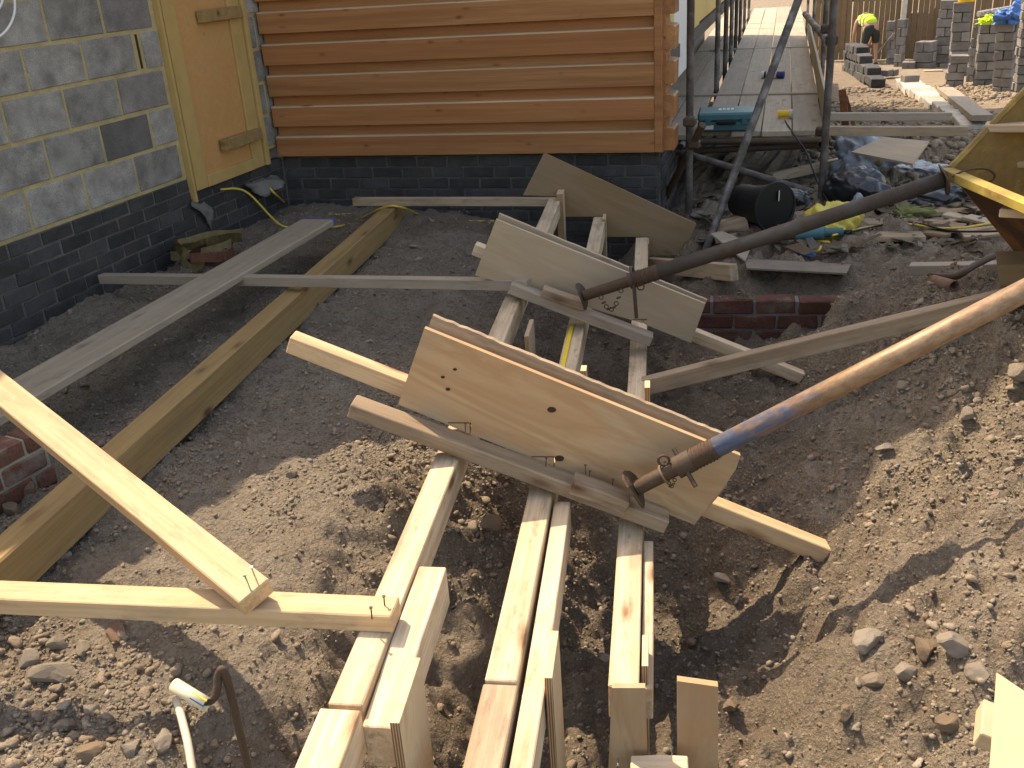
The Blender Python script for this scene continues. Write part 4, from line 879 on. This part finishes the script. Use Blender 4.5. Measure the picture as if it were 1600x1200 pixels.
plate('thin_board', 'dusty thin cement board lying flat beyond the red bricks', 'board', flat_on(((1166,436),(1322,437),(1330,408),(1163,404))), (1,0,0), .010, 'dusty_board', N=(0,0,-1))
plate('thin_board', 'smaller thin board next to the flat timber by the far boards', 'board', flat_on(((1110,398),(1164,415),(1175,392),(1128,384))), (1,0,0), .010, 'dusty_board', N=(0,0,-1))
timber('ground_timber', 'weathered timber lying on the ground left of the skip', 'timber', gpt(1420,427)+np.array([0,0,.05]), gpt(1562,425)+np.array([0,0,.05]), .07, .055, 'grey_timber')
cable('rusty_bar', 'rusty branched steel bar lying by the weathered timber', 'steel bar', [gpt(1452,440)+np.array([0,0,.03]), gpt(1490,448)+np.array([0,0,.05]), gpt(1520,440)+np.array([0,0,.08]), gpt(1560,425)+np.array([0,0,.1])], .016, 'rusty_steel')
tube('clay_pipe', gpt(1456,452)+np.array([0,0,.04]), gpt(1490,458)+np.array([0,0,.03]), .03, 'brick_rubble', hollow=True, label='short broken clay pipe below the rusty bar', cat='pipe')
gl = lambda pts, dz=.012: [gpt(u, v)+np.array([0,0,dz]) for u, v in pts]
cable('extension_cable', 'yellow cable running right over the grooved boards to the skip', 'cable', gl([(1300,384),(1330,376),(1360,370),(1420,366),(1460,372),(1500,372),(1540,366),(1590,360)], .06), .0065, 'yellow_cable')
cable('black_cable', 'black cable looping with the yellow one toward the skip', 'cable', gl([(1320,382),(1370,370),(1410,364),(1440,368),(1480,378),(1530,380),(1590,378)], .066), .006, 'black_plastic')
cable('hose_loop', 'small loop of yellow hose in front of the power tool', 'hose', gl([(1296,384),(1272,382),(1258,388),(1262,396),(1278,397),(1282,391)], .02), .008, 'yellow_cable')
lump('plastic_scrap', 'scrap of blue plastic below the yellow hose loop', 'plastic scrap', gpt(1263,400), (.08,.06,.03), 'blue_sheet', 21)
# yellow cable and strap by the left wall
cable('extension_cable', 'yellow cable snaking from the door sill over the big beam', 'cable', [at(345,296,x=-3.97), at(385,300,x=-3.9), *gl([(440,355),(478,352),(525,357),(560,346)]), at(600,324,z=.17), at(628,324,z=.165), *gl([(660,340),(700,348),(772,348)])], .007, 'yellow_cable', n=10)
cable('extension_cable', 'yellow cable dropping from the grey sheet at the far corner', 'cable', [at(418,290,x=-3.9), at(432,305,x=-3.85), *gl([(450,322),(480,332),(520,338),(560,336)])], .007, 'yellow_cable', n=10)
cable('white_cable', 'two white cables looped on the block wall', 'cable', [at(20,-20,x=-3.97), at(23,15,x=-3.96), at(15,40,x=-3.96), at(0,56,x=-3.97), at(-20,62,x=-3.97), at(-40,40,x=-3.97), at(-8,20,x=-3.96), at(4,0,x=-3.96), at(4,-25,x=-3.97)], .006, 'white_cable')
def ribbon(name, parent, pts, w_, mat):
    P_ = spline(pts, 8); bm = bmesh.new(); vs = []
    for i, p in enumerate(P_):
        t = (P_[min(i+1,len(P_)-1)]-P_[max(i-1,0)]).normalized(); s = Vector((0,.25,1)) if abs(t.z) < .7 else Vector((0,1,.2)); s = (s-t*s.dot(t)).normalized(); vs.append((bm.verts.new(p-s*w_/2), bm.verts.new(p+s*w_/2)))
    for a, b in zip(vs, vs[1:]): bm.faces.new((a[0], b[0], b[1], a[1]))
    bmesh.ops.solidify(bm, geom=bm.faces[:], thickness=.003); c = P_[0]
    for q in bm.verts: q.co -= c
    return mesh_obj(name, bm_mesh(bm, name, True), mat, parent, Matrix.Translation(c))
wc = gpt(320,415); web = empty('lifting_strap', wc, 'heap of tan webbing lifting strap by the dark brick wall', 'lifting strap')
for i in range(8):
    a = random.uniform(0, 3.1); R_ = random.uniform(.09, .2); cx_ = wc+np.array([random.uniform(-.12,.12), random.uniform(-.12,.12), .045+.012*i]); ca, sa_ = math.cos(a), math.sin(a); k = random.uniform(.25,.5)
    ribbon('strap_loop', web, [cx_+np.array([ca*R_*math.cos(t)-sa_*R_*k*math.sin(t), sa_*R_*math.cos(t)+ca*R_*k*math.sin(t), random.uniform(-.02,.03)]) for t in np.linspace(0, 5.9, 9)], .055, 'red_webbing' if i in (1, 4) else 'webbing')
# ================================================================ BRICK REMNANTS
def footing(label, A, B, z0, courses, mat, bed, L=.215, h=.065, d=.1, rag=0):
    A, B = np.array(A, float), np.array(B, float); A[2] = B[2] = 0; X = B-A; W = np.linalg.norm(X); X /= W; root = empty('brick_footing', [A[0], A[1], z0], label, 'brick footing', rz=math.atan2(X[1], X[0]))
    H_ = courses*(h+.01); mesh_obj('mortar_bed', bm_mesh(box_bm(.005, W-.005, .006, d-.004, -.1, H_-.012), 'mortar_bed'), bed, root)
    for c in range(courses):
        x = -(.11 if c % 2 else 0)
        while x < W:
            a, b = max(x+.005, 0), min(x+L, W-random.uniform(0, rag) if c == courses-1 else W)
            if b-a > .05:
                me = brick_mesh(round(b-a,2), h, d, mat, random.randrange(5), .006); o = bpy.data.objects.new('brick', me); link(o, root); o.rotation_euler = (0,0,-math.pi/2); o.location = ((a+b)/2, random.uniform(-.004,.003), c*(h+.01)+h/2+.005)
            x += L+.01
    return root
qa, qb = at(1085,466,z=-.075), at(1312,466,z=-.075)
footing('old red brick footing exposed in the far side of the trench', [qa[0], qa[1]-.055, 0], [qb[0], qb[1]-.055, 0], -.385, 4, 'old_red_brick', 'grey_mortar', .2, .07)
qa = at(82,720,z=.06); footing('short red brick and pale mortar remnant under the grey scaffold board', [qa[0]-.12, 1.35, 0], [qa[0], qa[1], 0], -.03, 3, 'red_brick', 'pale_mortar', .17, .065)
# ================================================================ FAR YARD
def stack(label, u0, u1, vt, vb, ang, rowpx=11.5, cat='brick stack'):
    p = gpt((u0+u1)/2, vb); d = (p-C0).dot(RM[:,2]); W = (u1-u0)*d/FPX*.92; n = max(1, int(round((vb-vt)/rowpx*.93))); h = (vb-vt)*d/FPX/.93/n
    root = empty('brick_stack', p, label, cat, 'concrete brick stacks in the far yard', rz=ang); dp = W/2-.006; me = brick_mesh(round(W,2), round(h-.010,3), round(dp,2), 'brindle_brick', 0, .006); lean = (random.uniform(-.012,.012), random.uniform(-.012,.012))
    for k in range(n):
        for sg in (-1, 1):
            o = bpy.data.objects.new('brick', me); link(o, root); a = math.pi/2 if k % 2 else 0; jx = random.uniform(-.022,.022)
            o.rotation_euler = (0, 0, a+random.uniform(-.06,.06)); o.location = (((jx if k % 2 else sg*W/4+dp/2)+lean[0]*k), ((sg*W/4+dp/2 if k % 2 else jx)+lean[1]*k), h*(k+.5)-.05)
    return root, p, n*h
ST = [('leftmost tall brick stack, beside the stooping worker', 1384,1397,38,102), ('second brick stack from the worker, in shade', 1397,1410,36,107), ('ragged brick stack with pale scrap on top', 1412,1435,26,91),
 ('slim brick stack standing behind the ragged one', 1436,1452,23,66), ('tall brick stack left of the one under the yellow tub', 1456,1482,10,107), ('half height brick stack in front of the tall one', 1431,1458,66,109), ('tall brick stack with the yellow tub on top', 1482,1510,14,118),
 ('narrow brick stack right of the yellow tub, lime jacket above', 1510,1522,38,127), ('shortest brick stack, front row on the sand', 1477,1505,86,132), ('brick stack under the lime jacket', 1521,1551,44,132), ('leaning brick stack under the blue sheet', 1552,1580,44,143), ('rightmost brick stack, tallest, at the photo edge', 1584,1614,2,150), ('brick stack squeezed behind the leftmost two', 1390,1405,46,84), ('dark brick stack behind the ragged stack and the slim one', 1426,1444,34,80), ('brick stack in the back row between the slim one and the tall one', 1450,1464,18,78), ('back row brick stack showing between the two tallest left stacks', 1470,1490,22,95), ('back row brick stack behind the lime jacket', 1532,1552,36,100), ('back row brick stack just left of the rightmost one', 1566,1588,34,112), ('two course heap of bricks before the ragged stack', 1409,1430,94,110)]
TOP = {}
for s_ in ST:
    r_, p_, h_ = stack(*s_, random.uniform(-.5, .3)); TOP[s_[0]] = (p_, h_)
def ontop(key, u, v):
    p_ = [q for k, q in TOP.items() if key in k][0]; return p_[0]+np.array([0,0,p_[1]-.05])
tb = ontop('yellow tub on top', 0, 0); tub = empty('tub', tb, 'bright yellow builders tub on a tall brick stack', 'tub')
mesh_obj('tub_body', tube_mesh([(0,0,0),(0,0,.2),(0,0,.36)], .2, 20, True, True, False, [.14,.17,.20]), 'bright_yellow', tub); torus('rim', tb+np.array([0,0,.36]), (0,0,1), .2, .015, 'bright_yellow', tub)
lump('work_jacket', 'lime hi vis jacket thrown over the brick stack', 'jacket', ontop('under the lime', 0, 0), (.6,.5,.16), 'hivis', 31, amp=.4, f=2.5)
lump('blue_sheet', 'blue plastic sheet bundled on the leaning brick stack', 'plastic sheet', ontop('blue sheet', 0, 0), (.6,.5,.3), 'blue_sheet', 33, amp=.4, f=2)
lump('brick_wrapping', 'pale scrap of wrapping on the ragged stack', 'plastic scrap', ontop('pale scrap', 0, 0), (.3,.2,.06), 'white_plastic', 35)
lump('hard_hat', 'lime green bundle lying on the ground by the worker', 'cloth bundle', gpt(1392,100), (.32,.3,.26), 'hivis', 36, amp=.2)
bpy.data.objects['hard_hat'].name = 'cloth_bundle'
ta = at(1528,22,dep=21); tube('steel_angle', ta, at(1586,12,dep=21), .06, 'zinc', label='pale steel lengths lying behind the brick stacks', cat='steel lengths')
# fence
fy = 27.0; fz = float(base_z(np.array([fy]), np.array([fy]))[0]) if False else float(smooth_z(3.5, fy)[0])
fence = empty('board_fence', [3, fy, fz], 'brown close boarded fence across the back of the yard', 'fence')
pk = bm_mesh(box_bm(-.058, .058, -.008, .008, 0, 1.75, .002), 'picket'); pk.materials.append(M['fence_wood'])
for i in range(110):
    o = bpy.data.objects.new('picket', pk); link(o, fence); o.location = (-4.6+i*.125-3+3, -.02*(i % 2), random.uniform(-.01,.01)+.05); o.rotation_euler = (0, random.uniform(-.008,.008), random.uniform(-.05,.05))
for x in (-2.6, .12, 2.84, 5.56, 8.28): 
    o = mesh_obj('fence_post', bm_mesh(box_bm(-.06,.06,-.06,.06,-.3,1.9,.01), 'fence_post'), 'concrete', fence); o.location = (x, -.1, 0)
for z in (.35, 1.45): o = mesh_obj('fence_rail', bm_mesh(box_bm(-4.6, 9.1, .012, .06, -.04, .04), 'fence_rail'), 'fence_wood', fence); o.location = (0, 0, z)
# low dark brick wall being built, pier, pale footing
def blockrow(name, label, cat, A, B, n, w_, h_, mat, courses=1, step=False):
    A, B = np.array(A), np.array(B); X = (B-A); L = np.linalg.norm(X[:2]); ang = math.atan2(X[1], X[0]); root = empty(name, A, label, cat, rz=ang); l = L/n; me = brick_mesh(round(l-.015,3), h_-.012, w_, mat, 1, .008)
    for c in range(courses):
        for i in range(n):
            if step and i >= n-c*2: continue
            o = bpy.data.objects.new('brick' if 'brick' in mat else 'block', me); link(o, root); o.rotation_euler = (0,0,-math.pi/2); o.location = (l*(i+.5)+(l/2 if c % 2 else 0), random.uniform(-.015,.015), X[2]*(i+.5)/n+h_*(c+.5)-.03+random.uniform(-.008,.008))
    return root
blockrow('low_brick_wall', 'low dark brick wall under construction in front of the worker', 'brick wall', gpt(1316,112), gpt(1362,133), 10, .24, .16, 'engineering_brick', 4, True)
blockrow('concrete_footing', 'sunlit pale concrete footing blocks in a line towards the worker', 'footing', gpt(1398,133), gpt(1500,205), 12, .34, .12, 'concrete')
blockrow('brick_pair', 'two loose dark bricks at the far end of the pale footing', 'bricks', gpt(1386,122)+np.array([0,0,.05]), gpt(1404,120)+np.array([0,0,.05]), 2, .2, .13, 'brindle_brick')
timber('loose_brick', 'single dark brick lying on the pale footing', 'brick', gpt(1409,140)+np.array([0,0,.22]), gpt(1432,139)+np.array([0,0,.22]), .16, .1, 'dark_block', bev=.004, wob=0)
timber('yard_plank', 'grey plank propped across the pale footing near the skip', 'plank', gpt(1474,157)+np.array([0,0,.18]), gpt(1532,205)+np.array([0,0,.16]), .2, .06, 'grey_timber')
timber('yard_plank', 'short plank lying on the sand behind the short brick stack', 'plank', gpt(1443,114)+np.array([0,0,.05]), gpt(1472,113)+np.array([0,0,.05]), .16, .04, 'dusty_plywood')
pp_ = gpt(1316,80); pr2 = empty('dark_pier', pp_, 'dark brick pier standing by the fence left of the worker', 'pier')
for k in range(22):
    o = bpy.data.objects.new('brick', brick_mesh(.34, .1, .34, 'engineering_brick', k % 3, .006)); link(pr2, None) if False else link(o, pr2); o.location = (.17, 0, .11*k+.02)
# worker
wp = gpt(1357,104)
def skin_body(name, edges, pos, rad, mat, parent, sub=2):
    me = bpy.data.meshes.new(name); me.from_pydata([tuple(p) for p in pos], edges, []); o = bpy.data.objects.new(name, me); COL.objects.link(o)
    sk = o.modifiers.new('skin', 'SKIN'); sk.use_smooth_shade = True
    for i, r in enumerate(rad): o.data.skin_vertices[0].data[i].radius = (r, r) if isinstance(r, float) else r
    o.data.skin_vertices[0].data[0].use_root = True
    o.modifiers.new('sub', 'SUBSURF').levels = sub
    dg = bpy.context.evaluated_depsgraph_get(); m2 = bpy.data.meshes.new_from_object(o.evaluated_get(dg)); bpy.data.objects.remove(o)
    m2.materials.clear(); q = mesh_obj(name, m2, mat, parent); return q
wk = empty('person', wp, 'stooping worker in lime hi vis vest and dark shorts, back turned', 'person', rz=.42); wk.scale = (.94,.94,.94)
Bd = [(0,0,.96),(0,.16,1.06),(0,.34,1.12),(0,.50,1.10),(0,.60,1.04),(0,.70,.96),   # pelvis, waist, chest, shoulders, neck, head
 (-.11,0,.92),(-.15,.03,.50),(-.16,-.04,.09),(-.16,.10,.04),(.11,0,.92),(.17,.06,.50),(.18,.0,.09),(.18,.14,.04),
 (-.19,.48,1.08),(-.25,.46,.78),(-.22,.58,.52),(-.20,.62,.42),(.19,.48,1.08),(.29,.42,.80),(.25,.58,.55),(.24,.63,.45)]
Be = [(0,1),(1,2),(2,3),(3,4),(4,5),(0,6),(6,7),(7,8),(8,9),(0,10),(10,11),(11,12),(12,13),(3,14),(14,15),(15,16),(16,17),(3,18),(18,19),(19,20),(20,21)]
Br = [(.155,.12),(.15,.115),(.175,.125),(.16,.10),.06,.095,.095,.06,.042,.045,.095,.06,.042,.045,.06,.045,.034,.04,.06,.045,.034,.04]
skin_body('body', Be, Bd, Br, 'skin', wk)
skin_body('vest', [(0,1),(1,2),(2,3),(3,4),(3,5)], [(0,-.01,1.0),(0,.17,1.07),(0,.34,1.13),(0,.47,1.11),(-.16,.48,1.09),(.16,.48,1.09)], [(.20,.165),(.195,.16),(.215,.165),(.18,.13),.085,.085], 'hivis', wk)
for y, z, r in ((.14,1.055,.205),(.30,1.115,.215)):
    pts = [Vector((r*math.cos(a)*1.04, y+.02*math.sin(a)*0, z+r*.80*math.sin(a))) for a in np.linspace(-.5, 3.64, 16)]
    bm = bmesh.new(); prev = None
    for p in pts:
        a, b = bm.verts.new(p+Vector((0,-.025,0))), bm.verts.new(p+Vector((0,.025,0)))
        if prev: bm.faces.new((prev[0], prev[1], b, a))
        prev = (a, b)
    bmesh.ops.solidify(bm, geom=bm.faces[:], thickness=.006); mesh_obj('reflective_band', bm_mesh(bm, 'reflective_band', True), 'reflective', wk)
skin_body('shorts', [(0,1),(1,2),(0,3),(3,4),(0,5)], [(0,-.02,.94),(-.115,0,.86),(-.14,.02,.54),(.115,0,.86),(.15,.04,.54),(0,.03,.99)], [(.175,.145),.125,.095,.125,.095,(.165,.13)], 'dark_cloth', wk)
skin_body('hair', [(0,1)], [(0,.68,1.0),(0,.73,.96)], [.098,.09], 'hair', wk)
for s_ in (-1, 1): 
    bm = box_bm(-.05,.05,-.09,.17,0,.10,.025); q = mesh_obj('boot', bm_mesh(bm, 'boot', True), 'dark_cloth', wk); q.location = (-.16 if s_ < 0 else .18, -.02 if s_ < 0 else .02, -.01)
tube('shovel_handle', at(1397,52,dep=22.5), gpt(1366,95)+np.array([0,0,.1]), .02, 'zinc', label='thin pale shaft leaning beside the worker', cat='shovel handle')
# ================================================================ FOREGROUND ODDS
rb = at(350,1052,dep=1.42); rbar = empty('rebar_stake', [rb[0], rb[1], gz(rb[0], rb[1])], 'rusty hooked rebar stake standing in the near soil', 'rebar stake')
hk_ = [at(306,1092,dep=1.42), at(325,1096,dep=1.42), at(336,1088,dep=1.42), at(340,1070,dep=1.42), at(341,1056,dep=1.42), rb+np.array([0,0,.004]), rb+np.array([.004,0,-.06]), np.array([rb[0]+.004, rb[1], .3]), np.array([rb[0]+.004, rb[1], gz(rb[0], rb[1])-.05])]
cable('bar', None, None, hk_, .0062, 'rusty_steel', 10, rbar)
tube('plastic_sleeve', at(272,1070,dep=1.43), at(323,1101,dep=1.41), .0105, 'clear_tube', hollow=True, label='clear striped plastic sleeve pushed on the rebar hook', cat='plastic sleeve')
for k, (m_, v0) in enumerate((('bright_yellow', -.5), ('navy_plastic', .5))):
    A_, B_ = V(at(275,1072,dep=1.43)), V(at(320,1099,dep=1.41)); n_ = (V(C0)-A_).normalized(); s_ = (B_-A_).normalized().cross(n_); o_ = n_*.0092+s_*(.0043*(1 if k else -1)); tube('stripe', A_+o_, B_+o_, .0016, m_, bpy.data.objects['plastic_sleeve'], 6)
for q in bpy.data.objects['plastic_sleeve'].children:
    q.matrix_parent_inverse = Matrix.Identity(4); 
cable('cream_pipe', 'cream plastic pipe coming up out of the gravel', 'pipe', [gpt(270,1092)+np.array([0,0,-.02]), gpt(278,1108)+np.array([0,0,.03]), gpt(288,1140)+np.array([0,0,.07]), gpt(300,1185)+np.array([0,0,.09]), gpt(309,1225)+np.array([0,0,.10]), gpt(318,1290)+np.array([0,0,.08])], .0095, 'cream_plastic', 12)
plate('corner_board', 'sunlit pale board standing at the lower right corner', 'board', [at(1567,1057,dep=2.0), at(1660,1120,dep=1.85), at(1660,1300,dep=1.75), at(1550,1300,dep=1.85)], at(1660,1120,dep=1.85)-at(1567,1057,dep=2.0), .02, 'pale_plywood', N=np.cross(at(1660,1120,dep=1.85)-at(1567,1057,dep=2.0), at(1550,1300,dep=1.85)-at(1567,1057,dep=2.0))*-1)
timber('corner_timber', 'pale timber lying behind the corner board, end to the rubble', 'timber', at(1535,1118,dep=2.03), at(1620,1150,dep=2.0), .09, .05, 'pale_plywood', up=(-.2,-.2,1))
RK = [((1128,903),(.085,.075,.06),'rubble_stone','pale squarish lump of concrete alone beside the trench'), ((1352,1031),(.105,.08,.075),'rubble_stone','grey flat topped stone at the edge of the trench slope'),
 ((1487,1040),(.10,.115,.10),'rubble_stone','largest rounded stone on the right rubble slope'), ((1444,1036),(.09,.075,.07),'clay_lump','ochre clay lump left of the large rounded stone'), ((1414,1078),(.07,.065,.055),'rubble_stone','smooth round stone below the ochre lump'),
 ((1526,1070),(.08,.075,.06),'rubble_stone','brown stone next to the corner timber'), ((1365,1085),(.085,.05,.05),'rubble_stone','slab shaped stone pointing left in the rubble'), ((1320,1140),(.07,.06,.055),'clay_lump','tan angular stone low on the right slope'), ((1480,1130),(.11,.07,.05),'clay_lump','flat clod of clay in front of the rubble stones'),
 ((82,1052),(.155,.10,.09),'rubble_stone','biggest pale flat stone at the left edge'), ((45,1030),(.08,.07,.06),'rubble_stone','pale lump tucked behind the biggest left stone'), ((90,1006),(.06,.075,.05),'rubble_stone','leaf shaped stone above the biggest left stone'), ((133,1017),(.075,.07,.055),'rubble_stone','angular stone right of the leaf shaped one'),
 ((180,978),(.13,.06,.055),'brick_rubble','broken red brick in the shadow of the near side rail'), ((142,1182),(.13,.075,.065),'clay_lump','rolled clod of brown clay at the lower left'), ((262,1168),(.055,.09,.06),'rubble_stone','upright tan stone left of the cream pipe'), ((102,1128),(.055,.075,.06),'rubble_stone','pointed stone above the rolled clod'), ((138,1103),(.06,.05,.045),'rubble_stone','small pale stone near the dark hollow'),
 ((208,1185),(.06,.055,.05),'rubble_stone','white chalky stone by the rolled clod'), ((1142,1112),(.075,.07,.06),'clay_lump','crumbly brown lump right of the upright board'), ((1412,600),(.08,.065,.05),'rubble_stone','grey stone below the long raking timber'), ((1590,604),(.12,.10,.08),'rubble_stone','large pale stone at the right edge beneath the rusty prop'), ((1490,585),(.09,.07,.05),'rubble_stone','flattish stone between the prop and the raking timber'),
 ((1380,720),(.09,.07,.05),'rubble_stone','brown flat stone in the shaded spoil'), ((1510,655),(.075,.065,.06),'rubble_stone','whitish round stone at the shade edge of the spoil'), ((425,664),(.085,.06,.03),'rubble_stone','thin slab of stone left of the nearest boards'), ((460,757),(.06,.05,.045),'rubble_stone','tan stone in the sunlit bank by the strut'), ((650,384),(.12,.05,.02),'rubble_stone','grey flake lying on the ground behind the middle rail'), ((1417,384),(.07,.05,.04),'rubble_stone','stone against the front grooved decking board'),
 ((770,845),(.10,.08,.05),'clay_lump','clod on the bank between the left and middle joists'), ((820,752),(.07,.05,.05),'clay_lump','clod right under the cross timber'), ((1270,735),(.07,.045,.04),'brick_rubble','orange brick fragment in the spoil below the prop'), ((45,775),(.09,.07,.07),'brick_rubble','dark red lump below the brick remnant'), ((20,800),(.12,.09,.08),'clay_lump','dark clod at the left edge by the treated beam'), ((55,762),(.06,.05,.05),'brick_rubble','round red brick fragment beside the treated beam')]
for (u, v), sz, m_, lb in RK:
    p = gpt(u, v); p[2] = gz(p[0], p[1]); rock('loose_stone' if m_ == 'rubble_stone' else 'brick_fragment' if m_ == 'brick_rubble' else 'clay_clod', lb, p, sz, m_, cat='stone' if m_ == 'rubble_stone' else 'brick fragment' if m_ == 'brick_rubble' else 'clod')
